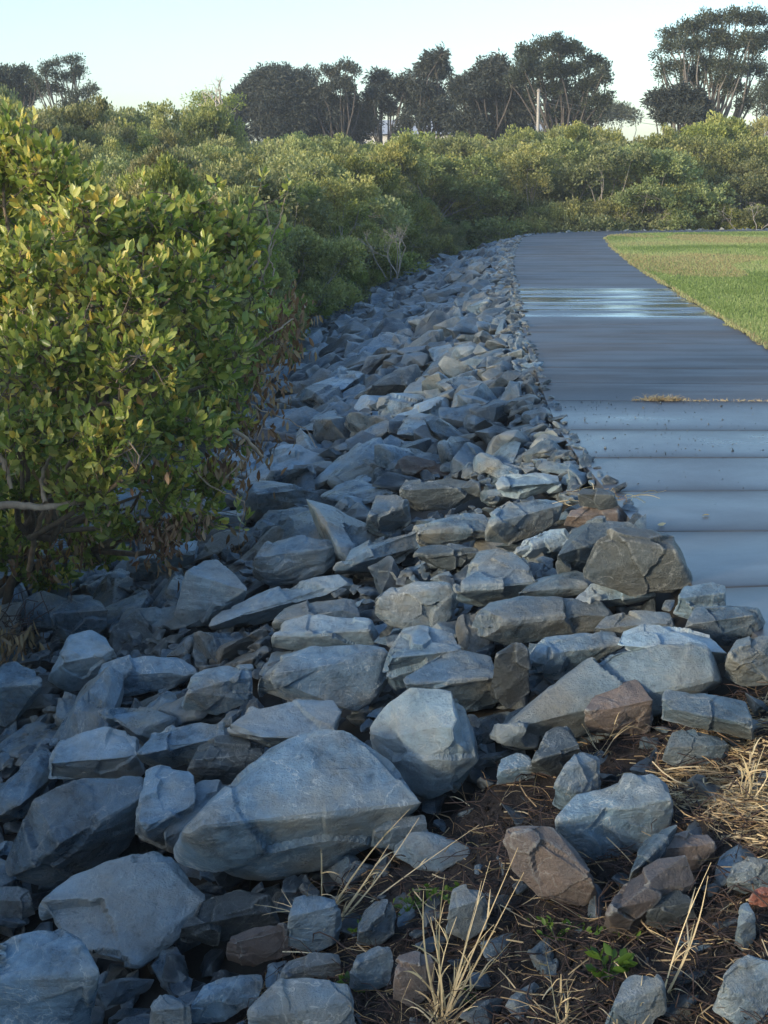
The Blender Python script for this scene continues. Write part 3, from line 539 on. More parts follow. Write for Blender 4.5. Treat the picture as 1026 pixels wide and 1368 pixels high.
hero('long streaked slab rising to the right above the bank centre', [(445,758),(500,735),(575,712)], [(470,735),(520,715),(572,700)], [(448,768),(500,765),(575,730)], nf=(0,-1,.4), mat=M_ROCK)
hero('bright blue flat slab between the peaked boulder and the crouching boulder', [(688,738),(720,725),(758,715)], [(700,722),(730,708),(762,705)], [(690,748),(720,746),(760,728)], nf=(0,-1,.4), ntop=(0,-.6,1), mat=M_ROCK_PALE)
#ENDHEROES#

# ---------------- procedural stones of the bank
def proto_points(rr, flat):
    d = unit(rr.normal(size=(12, 3))); d = np.sign(d) * np.abs(d) ** .75; d = d / np.abs(d).max(axis=1, keepdims=True) ** .6
    return d * np.array([.5, rr.uniform(.30, .42), flat]) * rr.uniform(.85, 1.0, size=(12, 1))
FINE = [rock_mesh('stone', proto_points(np.random.default_rng(100 + i), rng.uniform(.13, .26)), 1.0, 100 + i, M_ROCK, chips=5, target=.045) for i in range(22)]
LOW = []
for i in range(16):
    me = rock_mesh('stone_low', proto_points(np.random.default_rng(300 + i), rng.uniform(.15, .28)), 1.0, 300 + i, M_ROCK_FAR, chips=5, target=.17, bev=.012, amp=1.0)
    V = np.empty(len(me.vertices) * 3, np.float32); me.vertices.foreach_get('co', V); T = np.empty(len(me.polygons) * 3, np.int32); me.polygons.foreach_get('vertices', T); LOW.append((V.reshape(-1, 3), T)); bpy.data.meshes.remove(me)

def inside(poly, x, y):
    P = poly; n = len(P); c = P.mean(0); o = np.argsort(np.arctan2(P[:, 1] - c[1], P[:, 0] - c[0])); P = c + (P[o] - c) * 1.04; r = False; j = n - 1
    for i in range(n):
        if (P[i, 1] > y) != (P[j, 1] > y) and x < (P[j, 0] - P[i, 0]) * (y - P[i, 1]) / (P[j, 1] - P[i, 1]) + P[i, 0]: r = not r
        j = i
    return r
# patch of bare soil in front, right: no procedural stones there
SOIL_PX = np.array([(560, 1100), (640, 1035), (720, 985), (840, 955), (1000, 905), (1100, 880), (1200, 1500), (300, 1500), (330, 1290), (440, 1180)], float)
def in_soil(x, y):
    P = SOIL_PX; r = False; j = len(P) - 1
    for i in range(len(P)):
        if (P[i, 1] > y) != (P[j, 1] > y) and x < (P[j, 0] - P[i, 0]) * (y - P[i, 1]) / (P[j, 1] - P[i, 1]) + P[i, 0]: r = not r
        j = i
    return r
stones = []
def scatter(n_try, smin, smax, sep, tmin, tmax, dz, s_from, s_to, under=False):
    cell = .5; gridd = {}
    for _ in range(n_try):
        s = rng.uniform(s_from, s_to); t = rng.uniform(tmin, tmax); p, a = edge_point(s, t); x, y = float(p[0]), float(p[1])
        if y < 2.2: continue
        size = float(np.clip(rng.lognormal(math.log((smin + smax) / 2.3), .32), smin, smax)) * (1 if y < 8 or smax < .3 else 1.42); tt = float(edge_dist(np.array([x]), np.array([y]))[0])
        if tt < tmin or tt > tmax + .2: continue
        if tt < .75: size = min(size, .22 + .5 * max(tt, 0))
        k = (int(x / cell), int(y / cell)); ok = True
        for i in (-1, 0, 1):
            for j in (-1, 0, 1):
                for (qx, qy, qs) in gridd.get((k[0] + i, k[1] + j), ()):
                    if math.hypot(qx - x, qy - y) < sep * (size + qs) * .5: ok = False
        if not ok: continue
        z = float(surf(np.array([x]), np.array([y]))[0]) + dz * size
        u, v, w = project((x, y, z))
        if w < 1.5 or u < -150 or u > 1180 or v > 1560: continue
        pxs = size * F / w; skip = False
        if in_soil(u, v) : continue
        for poly, dep, c, hs in ([] if under else HERO):
            if inside(poly, u, v) or (w < dep + .1 and (inside(poly, u, v - pxs * .25) or inside(poly, u - pxs * .3, v - pxs * .1) or inside(poly, u + pxs * .3, v - pxs * .1))): skip = True; break
        if skip: continue
        gridd.setdefault(k, []).append((x, y, size)); stones.append([x, y, z, size, a, pxs, u, v, tt])
SA, SB = s_of_Y(0.5), seg_s[-3]
scatter(9000, .26, .62, .54, .03, BW + .35, .02, SA, SB)       # upper layer
scatter(12000, .16, .36, .52, .0, BW + .5, -.22, SA, SB)        # stones wedged below
scatter(5000, .12, .26, .55, .1, BW + .2, -.75, SA, s_of_Y(9), True)     # deep fill between the near boulders
scatter(6000, .07, .17, .75, .1, BW + .2, .10, SA, s_of_Y(10))       # fragments lodged on top and between
scatter(5000, .07, .15, .9, -.06, .22, .12, SA, SB)            # rubble along the path edge
_n0 = len(stones)
for _ in range(2500):
    u, v = rng.uniform(320, 1060), rng.uniform(930, 1420)
    if not in_soil(u, v): continue
    p = ground_hit(u, v); size = float(np.clip(rng.lognormal(math.log(.135), .5), .04, .32)); ok = True
    for q in stones[_n0:]:
        if math.hypot(q[0] - p[0], q[1] - p[1]) < .45 * (size + q[3]): ok = False; break
    for poly, dep, c, hs in HERO:
        if inside(poly, u, v) or math.hypot(c[0] - p[0], c[1] - p[1]) < .36 * (size + hs * .8): ok = False; break
    if ok and len(stones) - _n0 < 170: stones.append([p[0], p[1], p[2] - .12 * size, size, 1.2, size * F / (p[1] + .3), u, v, -1.0])
stones.sort(key=lambda q: -q[5])
NIND = 290 - len(HERO)
def stone_matrix(q):
    x, y, z, size, a, *_ = q; t = q[8]
    tiltdir = Matrix.Rotation(a, 4, 'Z') @ Matrix.Rotation(-R(18) if t > .1 else 0, 4, 'X')        # bank falls to the left of travel
    yaw = Matrix.Rotation(rng.uniform(0, 6.28) if rng.random() < .22 else rng.normal(-.12, .42), 4, 'Z')
    tl = Matrix.Rotation(R(rng.normal(6, 17)), 4, 'X') @ Matrix.Rotation(R(rng.normal(0, 15)), 4, 'Y')
    sc = Matrix.Diagonal((size * rng.uniform(1.05, 1.5), size * rng.uniform(.85, 1.1), size * rng.uniform(.85, 1.25), 1))
    return Matrix.Translation((x, y, z)) @ tiltdir @ tl @ yaw @ sc
def zone_label(u, v, t, y):
    if t == -1.0: return 'small broken stone half buried in the dark soil, ' + ('near the dry grass' if u < 700 else 'at the lower right')
    if t < .3: side = 'hugging the path edge'
    elif t < 1.5: side = 'on the upper bank'
    elif t < 2.7: side = 'halfway down the bank'
    else: side = 'at the foot of the bank'
    if y < 4.2: d = 'in the foreground'
    elif y < 5.6: d = 'just behind the large front boulders'
    elif y < 7.5: d = 'level with the nearest slabs'
    elif y < 11.4: d = 'before the weedy path joint'
    else: d = 'beyond the weedy path joint'
    return 'small broken stone %s, %s' % (side, d)
prev = None
for q in stones[:NIND]:
    me = FINE[int(rng.integers(len(FINE)))]; r_ = rng.random()
    o = link('stone', me); o.matrix_world = stone_matrix(q)
    if r_ < .37:
        o.material_slots[0].link = 'OBJECT'; o.material_slots[0].material = M_ROCK_PALE if r_ < .14 else (M_ROCK_DARK if r_ < .20 else (M_OLIVE if r_ < .34 else M_ROCK_BROWN))
    tag(o, zone_label(q[6], q[7], q[8], q[1]), 'stone', 'filler stones: ' + zone_label(q[6], q[7], q[8], q[1])[19:])
VV, FF, TT, nn = [], [], [], 0
for q in stones[NIND:]:
    V, T = LOW[int(rng.integers(len(LOW)))]; M = np.array(stone_matrix(q)); W = V @ M[:3, :3].T + M[:3, 3]
    VV.append(W); FF.append(T + nn); nn += len(W); TT.append(np.full(len(T) // 3, float(np.clip(rng.normal(.58, .25), .2, 1.3))))
FF = np.concatenate(FF)
me = mesh_np('riprap', np.concatenate(VV), FF, np.full(len(FF) // 3, 3), M_ROCK_FAR, smooth=True, attrs={'tone': ('FACE', np.concatenate(TT))}); me.set_sharp_from_angle(angle=R(28))
tag(link('riprap', me), 'mass of smaller blue-grey broken stones covering the bank down from the path', 'rocks', kind='stuff')
print('stones', len(stones), 'heroes', len(HERO))
# ------------------------------------------------------------------ soil patch in the right foreground
def build_soil():
    xs_ = np.arange(-1.4, 3.2, .018); ys_ = np.arange(1.6, 6.6, .018); X, Y = np.meshgrid(xs_, ys_)
    Zs = surf(X, Y); u, v, w = project(np.stack([X, Y, Zs], -1)); P = SOIL_PX; c = np.zeros(u.shape, bool); j = len(P) - 1
    for i in range(len(P)):
        cond = ((P[i, 1] > v) != (P[j, 1] > v)) & (u < (P[j, 0] - P[i, 0]) * (v - P[i, 1]) / (P[j, 1] - P[i, 1] + 1e-9) + P[i, 0]); c ^= cond; j = i
    m = c.astype(float)
    for _ in range(3):
        k = np.ones(9) / 9; m = np.apply_along_axis(lambda r_: np.convolve(np.pad(r_, 4, mode='edge'), k, 'valid'), 0, m); m = np.apply_along_axis(lambda r_: np.convolve(np.pad(r_, 4, mode='edge'), k, 'valid'), 1, m)
    Q = np.stack([X, Y, X * 0], -1).reshape(-1, 3)
    n1 = (fbm(Q * 5, 4, 71) * .055 + fbm(Q * 28, 3, 72) * .012).reshape(X.shape)
    Z = Zs - .15 * (1 - m) - .012 + n1 * (.3 + .7 * m)
    V = np.stack([X, Y, Z], -1).reshape(-1, 3); wd = len(xs_); i = np.arange(len(ys_) - 1)[:, None] * wd + np.arange(wd - 1)[None, :]
    Fc = np.stack([i, i + 1, i + wd + 1, i + wd], -1).reshape(-1, 4)
    tag(link('soil', mesh_np('soil', V, Fc.ravel(), np.full(len(Fc), 4), M_SOIL, smooth=True)), kind='structure')
    return lambda x, y: Z[np.clip(((np.asarray(y) - 1.6) / .018).round().astype(int), 0, len(ys_) - 1), np.clip(((np.asarray(x) + 1.4) / .018).round().astype(int), 0, len(xs_) - 1)]
soil_z = build_soil()
def soil_pts(n, poly=None):
    out = []
    poly = SOIL_PX if poly is None else np.array(poly, float); lo = poly.min(0); hi = np.minimum(poly.max(0), [1090, 1440])
    while len(out) < n:
        u, v = rng.uniform(lo[0], hi[0]), rng.uniform(lo[1], hi[1]); r = False; j = len(poly) - 1
        for i in range(len(poly)):
            if (poly[i, 1] > v) != (poly[j, 1] > v) and u < (poly[j, 0] - poly[i, 0]) * (v - poly[i, 1]) / (poly[j, 1] - poly[i, 1]) + poly[i, 0]: r = not r
            j = i
        if r:
            d = ray(u, v); k = -2.0
            t = 2.0
            for _ in range(12):
                p = CAM + d * t; t += (p[2] - float(surf(p[:1], p[1:2])[0])) / -d[2] * .7
            p = CAM + d * t; out.append((p[0], p[1], float(soil_z(p[0], p[1]))))
    return np.array(out)

class Strips:
    """thin bent blades / straws with a tint each"""
    def __init__(s): s.V = []; s.F = []; s.T = []; s.n = 0
    def add(s, pts, w, tint, taper=True):
        pts = np.asarray(pts, float); m = len(pts); tg = unit(np.gradient(pts, axis=0)); sd = unit(np.cross(tg, rng.normal(size=3))); up = np.cross(sd, tg)
        ww = (w * (1 - np.linspace(0, .85, m)) if taper else np.full(m, w))[:, None]
        V = np.stack([pts - sd * ww * .5, pts + up * ww * .3, pts + sd * ww * .5], 1).reshape(-1, 3); s.V.append(V)
        for i in range(m - 1):
            a = s.n + 3 * i; s.F += [(a, a + 1, a + 4, a + 3), (a + 1, a + 2, a + 5, a + 4)]; s.T += [tint, tint]
        s.n += 3 * m
    def mesh(s, name, mat):
        F_ = np.array(s.F); return mesh_np(name, np.concatenate(s.V), F_.ravel(), np.full(len(F_), 4), mat, attrs={'tint': ('FACE', np.array(s.T))})
def arc(p, d, L, sag, n=6, wob=.0):
    t = np.linspace(0, 1, n)[:, None]; d = unit(np.asarray(d, float)); w = rng.normal(size=3) * wob * L
    return np.asarray(p) + d * L * t + np.array([0, 0, -1]) * sag * L * t ** 2 + w * np.sin(t * math.pi)
# loose straw and dark rootlets
st = Strips()
STRAW = [(860, 1000), (1000, 930), (1090, 930), (1090, 1150), (960, 1130), (880, 1060)]
for p in soil_pts(1700, STRAW):
    a = rng.normal(0, .8); st.add(arc(p + [0, 0, rng.uniform(.004, .03)], (math.cos(a), math.sin(a), rng.normal(0, .15)), rng.uniform(.04, .17), rng.normal(0, .1), 4, .05), rng.uniform(.002, .005), float(np.clip(rng.normal(.55, .25), 0, 1)), False)
for p in soil_pts(1700):
    a = rng.uniform(0, 6.28); st.add(arc(p + [0, 0, .008], (math.cos(a), math.sin(a), rng.normal(.05, .2)), rng.uniform(.03, .16), rng.normal(0, .1), 4, .1), rng.uniform(.0015, .0045), float(np.clip(rng.normal(.38, .32), 0, 1)), False)
tag(link('straw_litter', st.mesh('straw_litter', M_STRAW)), 'loose pale straw and chips strewn over the dark soil at lower right', 'straw', kind='stuff')
tb = Tubes()
for p in soil_pts(1500):
    a = rng.uniform(0, 6.28); L = rng.uniform(.04, .22); q = p + np.array([math.cos(a) * L, math.sin(a) * L, rng.uniform(-.01, .05)]); tb.add(bend(p + [0, 0, .004], q, 5, .35), np.linspace(.0022, .0010, 5) * rng.uniform(.6, 1.5), 4)
tag(link('rootlets', tb.mesh('rootlets', M_ROOT)), 'tangled dark rootlets and fine twigs covering the soil', 'twigs', kind='stuff')
# flakes of bark and crumbs of soil
V, Fc, nn = [], [], 0
pp = soil_pts(5000)
for p in pp:
    s_ = rng.uniform(.004, .016); q = unit(rng.normal(size=(4, 3))) * s_ * rng.uniform(.5, 1.2, size=(4, 1)) + p + [0, 0, s_ * .3]; V.append(q); Fc += [(nn, nn + 1, nn + 2), (nn, nn + 2, nn + 3), (nn, nn + 3, nn + 1), (nn + 1, nn + 3, nn + 2)]; nn += 4
Fc = np.array(Fc); tag(link('soil_crumbs', mesh_np('soil_crumbs', np.concatenate(V), Fc.ravel(), np.full(len(Fc), 3), M_SOIL)), 'dark crumbs of earth and bark chips on the soil', 'soil crumbs', kind='stuff')

# dry grass clumps, each with its stems
def grass_clump(name, label, root_px, tips, w=.0085, blades=10, spread=.10, blade_L=.18, tint=.86):
    g0 = ground_hit(*root_px); g0[2] = float(soil_z(g0[0], g0[1])); D = (g0 - CAM) @ FWD
    t = empty(name, g0, label, 'dry grass', 'dry grass growing among the stones')
    s1 = Strips()
    for (u, v, back) in tips:
        q = at(u, v, g0[1] + back) - g0; n = 9; tt = np.linspace(0, 1, n)[:, None]
        base = rng.normal(size=3) * [.012, .012, 0]; pts = base + (q - base) * tt + rng.normal(size=3) * .012 * np.sin(tt * math.pi); s1.add(pts, w, float(np.clip(tint + rng.normal() * .12, 0, 1)))
        for k in range(3):           # seed sheath / side leaves
            i = int(rng.integers(2, 7)); d = unit(pts[-1] - pts[0]) + rng.normal(size=3) * .35; s1.add(arc(pts[i], d, rng.uniform(.05, .11), rng.uniform(.1, .5), 5), w * .7, float(np.clip(tint + rng.normal() * .15, 0, 1)))
    link('stem', s1.mesh('stem', M_STRAW), t)
    s2 = Strips()
    for _ in range(blades):
        a = rng.uniform(0, 6.28); s2.add(arc(rng.normal(size=3) * [.02, .02, 0], (math.cos(a) * spread * 5, math.sin(a) * spread * 5, 1), blade_L * rng.uniform(.5, 1.2), rng.uniform(.2, .9), 7, .06), w * .75, float(np.clip(tint - .15 + rng.normal() * .2, 0, 1)))
    link('foliage', s2.mesh('foliage', M_STRAW), t); return t
grass_clump('dry_grass_clump', 'tallest tuft of pale dry grass in the centre of the bottom foreground', (592, 1352), [(566, 1190, -.05), (692, 1132, -.06), (594, 1168, 0), (640, 1190, .03), (660, 1235, -.05), (575, 1225, -.1), (625, 1260, .05), (690, 1250, -.02), (548, 1290, -.05), (610, 1225, 0), (700, 1165, -.05), (580, 1200, -.02), (655, 1150, 0)], blades=46, spread=.14)
grass_clump('dry_grass_clump', 'single tall straw stem leaning right of the green weed', (893, 1335), [(950, 1152, 0), (946, 1170, .02)], blades=4, blade_L=.12)
grass_clump('dry_grass_clump', 'short broken straw stems at the bottom border left of the green weed', (748, 1385), [(728, 1270, 0), (757, 1310, .02), (745, 1300, 0), (760, 1340, -.02)], blades=8, blade_L=.10)
grass_clump('dry_grass_clump', 'arching dry grass stems draped below the largest foreground boulder', (432, 1235), [(520, 1128, .0), (560, 1092, .05), (640, 1102, .08), (500, 1165, .0), (430, 1140, 0), (475, 1150, 0), (548, 1080, .03)], blades=26, spread=.2, blade_L=.26)
grass_clump('dry_grass_clump', 'upright tuft of straw at the right border above the straw litter', (1000, 1065), [(1010, 985, 0), (1022, 995, .02), (985, 1000, 0), (1004, 1020, 0), (1030, 1010, 0), (992, 1018, -.02)], blades=26, spread=.16, blade_L=.12)
grass_clump('dry_grass_clump', 'thin straws standing in front of the very long leaning slab', (805, 1010), [(820, 960, 0), (790, 985, 0), (845, 965, 0)], blades=6, blade_L=.08, w=.004)
grass_clump('dry_grass_clump', 'pale frayed grass stub at the very bottom, beside the egg-shaped stone', (845, 1400), [(838, 1325, 0), (860, 1335, 0), (872, 1350, .02), (825, 1350, 0)], blades=8, blade_L=.08)
# the weed and the creeping vine
def weed(label, px, n, Lf, Wf, rad, h, name='green_weed'):
    g0 = ground_hit(*px); g0[2] = float(soil_z(g0[0], g0[1])); t = empty(name, g0, label, 'weed')
    tbx = Tubes(); B, A, LL = [], [], []
    for i in range(n):
        a = i * 2.4 + rng.normal() * .2; r_ = rad * rng.uniform(.3, 1); tip = np.array([math.cos(a) * r_, math.sin(a) * r_, h * rng.uniform(.5, 1.1)])
        tbx.add(bend([0, 0, 0], tip, 4, .15), [.0022, .002, .0016, .0012], 4)
        for k in range(3): B.append(tip * (.75 + .12 * k)); A.append([math.cos(a + (k - 1) * .9), math.sin(a + (k - 1) * .9), .45]); LL.append(Lf * rng.uniform(.7, 1.15))
    link('stem', tbx.mesh('stem', M_GREEN), t); LL = np.array(LL)
    link('foliage', leaf_mesh('foliage', M_GREEN, np.array(B), np.array(A, float), LL, LL * Wf, rng.random(len(B)), fine=True), t); return t
weed('broad-leaved bright green weed on bare soil above the egg-shaped stone', (812, 1322), 9, .045, .5, .05, .05)
weed('small green sprig on soil left of the tall dry grass', (553, 1215), 7, .026, .6, .05, .03)
weed('green sprig beside the purplish and blue stones, left of tall dry grass', (480, 1322), 7, .03, .6, .06, .035)
weed('thin green shoots behind and right of the broad-leaved weed', (745, 1250), 7, .022, .45, .10, .05)
weed('small green shoots by the foot of the tall dry grass', (640, 1330), 8, .022, .5, .08, .03)
# creeping vine
t = empty('creeping_vine', ground_hit(520, 1230), 'thin green vine with small leaves creeping between stones and tall grass', 'vine'); o0 = np.array(t.location); tbx = Tubes(); B, A = [], []
for a_, b_ in (((470, 1250), (560, 1190)), ((520, 1230), (620, 1190)), ((560, 1190), (610, 1215)), ((700, 1235), (860, 1260))):
    P = np.array([ground_hit(a_[0] + (b_[0] - a_[0]) * u, a_[1] + (b_[1] - a_[1]) * u, .03) for u in np.linspace(0, 1, 8)]) - o0; P[:, 2] += rng.uniform(.0, .03, 8); tbx = Tubes(); tbx.add(P, np.full(8, .0014), 4); link('runner', tbx.mesh('runner', M_BARK), t)
    for i in range(26): k = rng.uniform(0, 6.99); q = P[int(k)] + (P[int(k) + 1] - P[int(k)]) * (k % 1); B.append(q); A.append(rng.normal(size=3) + [0, -.2, .7])
link('foliage', leaf_mesh('leaf', M_GREEN, np.array(B), np.array(A), rng.uniform(.014, .026, len(B)), .012, rng.random(len(B)), fine=True), t)

# ------------------------------------------------------------------ things on the path
sp = Strips(); sJ = joints[10]
for _ in range(520):
    x_t = -rng.uniform(.75, 2.4) if rng.random() < .45 else -rng.normal(.88, .09); p, a = edge_point(sJ + rng.normal() * .012, x_t); z = .004
    h = rng.uniform(.03, .08) * (1.6 if abs(x_t + .88) < .14 else .75); sp.add(arc((p[0], p[1], z), (rng.normal() * .9, rng.normal() * .5,  .9), h, .5, 4), .005, float(np.clip(rng.normal(.62, .2), 0, 1)))
tag(link('joint_weed', sp.mesh('joint_weed', M_STRAW)), 'line of straw-coloured grass growing in one joint of the path', 'weed', kind='stuff')
V, Fc, nn = [], [], 0
for _ in range(420):
    s_ = rng.uniform(sJ - 3.6, sJ + .2) ; tt = -abs(rng.normal(0, 1.0)) - .05
    if rng.random() > .3: s_ = rng.uniform(sJ - 2.5, sJ - .1)
    if tt < -2.3: continue
    p, a = edge_point(s_, tt); r_ = rng.uniform(.0025, .009) * (1 if rng.random() > .04 else 2); q = unit(rng.normal(size=(4, 3))) * r_ + [p[0], p[1], .006 + r_ * .5]; V.append(q); Fc += [(nn, nn + 1, nn + 2), (nn, nn + 2, nn + 3), (nn, nn + 3, nn + 1), (nn + 1, nn + 3, nn + 2)]; nn += 4
Fc = np.array(Fc); tag(link('gravel_crumbs', mesh_np('gravel_crumbs', np.concatenate(V), Fc.ravel(), np.full(len(Fc), 3), M_ROCK_DARK)), 'dark gravel crumbs sprinkled over the near concrete slabs', 'gravel', kind='stuff')
for px_, lab in (((937, 693), 'small dry leaf lying on the slab near the right border'), ((878, 705), 'tiny pale fleck of leaf on the slab, left of the dry leaf')):
    g0 = ground_hit(*px_); g0[2] = .012; B = np.array([[0, 0, 0.]]); o = link('fallen_leaf', leaf_mesh('fallen_leaf', M_STRAW, B, np.array([[1, .3, .1]]), .045, .018, np.array([.9]), fine=True), loc=g0); tag(o, lab, 'leaf')
# twig litter beneath the small dark block on the path edge
g0 = ground_hit(800, 690); t = empty('dry_twigs', g0, 'small heap of brown twigs and dead leaves at the path edge', 'twigs'); sx = Strips()
for _ in range(60):
    a = rng.uniform(0, 6.28); sx.add(arc(rng.normal(size=3) * [.10, .05, .01] + [0, 0, .10], (math.cos(a), math.sin(a), rng.normal(.1, .2)), rng.uniform(.05, .2), .1, 5, .15), .0035, float(rng.random()), False)
link('twig', sx.mesh('twig', M_STRAW), t)

# ------------------------------------------------------------------ trees and mangroves
def attract(parents, kids):
    """index of the parent for each kid: near it and on the way to the root"""
    out = []
    for k in kids:
        d = np.linalg.norm(parents - k, axis=1) + .25 * np.linalg.norm(parents, axis=1); out.append(int(np.argmin(d)))
    return out
def cloud_crown(lobes, n_clump, n_leaf, rc, L, W, up=.5, outw=.6, droop=0.0, shell=.45, fine=False, tint_mu=.5, seed=0, flat=1.0):
    """lobes: (centre, radii). returns clump centres and the leaf arrays"""
    r = np.random.default_rng(seed); C_, B, A, T = [], [], [], []; cen = np.mean([l[0] for l in lobes], axis=0); vol = np.array([np.prod(l[1]) ** .67 for l in lobes]); vol = vol / vol.sum()
    for (c, rad), w in zip(lobes, vol):
        k = max(2, int(round(n_clump * w))); d = unit(r.normal(size=(k, 3))); d[:, 2] = np.where(d[:, 2] < -.35, -d[:, 2] * .6, d[:, 2]); rr_ = (shell + (1 - shell) * r.random((k, 1)) ** .6)
        p = np.asarray(c) + d * rr_ * np.asarray(rad)
        C_.append(p); s = rc * r.uniform(.65, 1.25, size=(k, 1, 1))
        q = unit(r.normal(size=(k, n_leaf, 3))) * (r.random((k, n_leaf, 1)) ** .42) * 1.75 * s * [1, 1, flat]; b = p[:, None, :] + q; a = r.normal(size=(k, n_leaf, 3)) * .7 + unit(q) * outw + d[:, None, :] * outw + [0, 0, up]
        tn = np.clip(r.normal(tint_mu, .16, size=(k, n_leaf)) + r.normal(0, .10, size=(k, 1)) , 0, 1)
        B.append(b.reshape(-1, 3)); A.append(a.reshape(-1, 3)); T.append(tn.ravel())
    B, A, T = np.concatenate(B), np.concatenate(A), np.concatenate(T); n = len(B); LL = L * r.uniform(.6, 1.2, n)
    return np.concatenate(C_), B, A, LL, LL * (W / L), T
def limbs(clumps, lobes, r0, seed=0, stems=1, base_spread=.1, fork=.35, every=1, wig=.12, height=None):
    r = np.random.default_rng(seed); tb_ = Tubes(); cs = np.array([l[0] for l in lobes]); top = cs[:, 2].max()
    nodes = []
    for s in range(stems):
        b = r.normal(size=3) * base_spread; b[2] = -.1; aim = cs[int(r.integers(len(cs)))] if stems > 1 else cs.mean(0); q = b + (aim - b) * fork; pts = bend(b, q, 5, wig, r); tb_.add(pts, np.linspace(r0, r0 * .7, 5), 7); nodes += [pts[-1], pts[-2]]
    nodes = np.array(nodes); subs = []
    for c in cs:
        i = attract(nodes, [c])[0]; p = bend(nodes[i], c, 6, wig, r); tb_.add(p, np.linspace(r0 * .40, r0 * .12, 6), 6); subs += [p[2], p[3], p[4], p[5]]
    subs = np.array(subs); ct = clumps[::every]; mids = []
    for c in ct:
        i = int(np.argmin(np.linalg.norm(subs - c, axis=1))); p = bend(subs[i], c, 4, wig, r); tb_.add(p, np.linspace(r0 * .13, r0 * .035, 4), 4)
    return tb_

# --- mangrove bushes: eight kinds, copied
def mangrove_proto(i, L, nleaf, ncl, mat, stems=5, rx=1.6):
    r = np.random.default_rng(500 + i); lobes = []
    for k in range(9):
        a = k * .70 + r.normal() * .4; d = rx * r.uniform(.45, .95); lobes.append((np.array([math.cos(a) * d, math.sin(a) * d, r.uniform(.25, 1.7)]), np.array([.62, .62, .42]) * r.uniform(.6, 1.15)))
    for k in range(7):
        a = r.uniform(0, 6.28); d = rx * r.uniform(.1, .55); lobes.append((np.array([math.cos(a) * d, math.sin(a) * d, r.uniform(1.8, 2.5)]), np.array([.52, .52, .34]) * r.uniform(.55, 1.15)))
    cl, B, A, LL, WW, T = cloud_crown(lobes, ncl, nleaf, .10, L, L * .62, up=.25, outw=.75, seed=600 + i, tint_mu=.42, shell=.72, flat=.7)
    tone = r.normal(0, .12, len(lobes)); own = np.argmin(((B[:, None, :] - np.array([l[0] for l in lobes])[None]) ** 2).sum(-1), 1); T = T + tone[own]
    T = np.clip(T + (B[:, 2] - 1.4) * 0.0, 0, 1)
    return leaf_mesh('mangrove_crown', mat, B, A, LL, WW, T), limbs(cl, lobes, .042, 700 + i, stems, .25, .5, every=2, wig=.16).mesh('mangrove_trunk', M_BARK_GREY)
PROTO = [mangrove_proto(i, .075, 60, 400, M_LEAF_FAR) for i in range(6)]
PROTO_L = [mangrove_proto(20 + i, .058, 90, 460, M_LEAF_LIGHT) for i in range(2)]
def place_mangrove(x, y, ztop, w, proto, label, group=None, z0=None, mats=None):
    z0 = -DROP - .2 if z0 is None else z0; t = empty('mangrove', (x, y, z0), label, 'mangrove', group, rng.uniform(0, 6.28)); h = (ztop - z0) / 2.9; t.scale = (w, w * rng.uniform(.9, 1.1), h)
    link('crown', proto[0], t); link('trunk', proto[1], t); return t
def ztop_at(x, y):
    """height of the thicket's top over distance, a little hilly"""
    z = np.interp(y, [12, 16, 22, 30, 45, 60, 75, 95], [.85, 1.15, 1.5, 1.9, 2.4, 2.85, 3.3, 3.9]); left = np.interp(x / y, [-.26, -.2, -.14, -.08, .03, .12, .25], [1.9, 1.7, .9, .1, .05, .65, .85]); return z + left * np.clip((y - 35) / 25, 0, 1)
placed = []
def try_place(x, y, w):
    for (a, b_, c) in placed:
        if math.hypot(a - x, b_ - y) < (w + c) * .78: return False
    placed.append((x, y, w)); return True
# mangroves one can tell apart along the bank
for (px_, py_, Y, zt, w, pr, lab) in [
    (428, 0, 17.5, None, .78, PROTO_L[0], 'light green rounded young mangrove at the foot of the bank, right of the near bush'),
    (470, 0, 22.5, None, .72, PROTO_L[1], 'brownish light mangrove leaning over the bank behind the young light green one'),
    (540, 0, 28.5, None, .85, PROTO[0], 'olive mangrove with bare twigs showing, halfway along the foot of the bank'),
    (590, 0, 36.0, None, .95, PROTO[1], 'dense dark olive mangrove leaning on the far part of the bank'),
    (640, 0, 43.0, None, 1.0, PROTO[2], 'mangrove beside the far end of the stone bank, left of the path'),
    (705, 0, 55.5, None, 1.25, PROTO[3], 'rounded olive mangrove straight behind the far end of the path')]:
    x = (px_ - 513) / F * Y * 1.02
    while edge_dist(np.array([x]), np.array([Y]))[0] < BW + .45 * w + .2: x -= .15
    zt = {17.5: .62, 22.5: 1.0, 28.5: 1.35, 36.0: 1.9, 43.0: 2.3, 55.5: 3.0}[Y]
    try_place(x, Y, w); place_mangrove(x, Y, zt, w, pr, lab)
def zone(x, y):
    r_ = x / y; a = 'left of' if r_ < -.12 else ('behind' if r_ < .05 else ('straight beyond' if r_ < .15 else 'right of'))
    if y < 30: return 'mangrove bush in the thicket close behind the near bush', 'near thicket'
    if y < 52: return 'mangrove bush in the middle of the thicket left of the stone bank', 'middle thicket'
    if r_ > .05: return ('mangrove bush in the green wall beyond the lawn and path', 'wall beyond the lawn') if y < 66 else ('mangrove crown topping the wall beyond the lawn, below the tall gums', 'upper wall beyond the lawn')
    if r_ < -.1: return 'tall olive mangrove in the far left thicket below the open sky', 'far left thicket'
    return 'far mangrove bush below the dark she-oaks', 'far thicket below the she-oaks'
nmg = 0
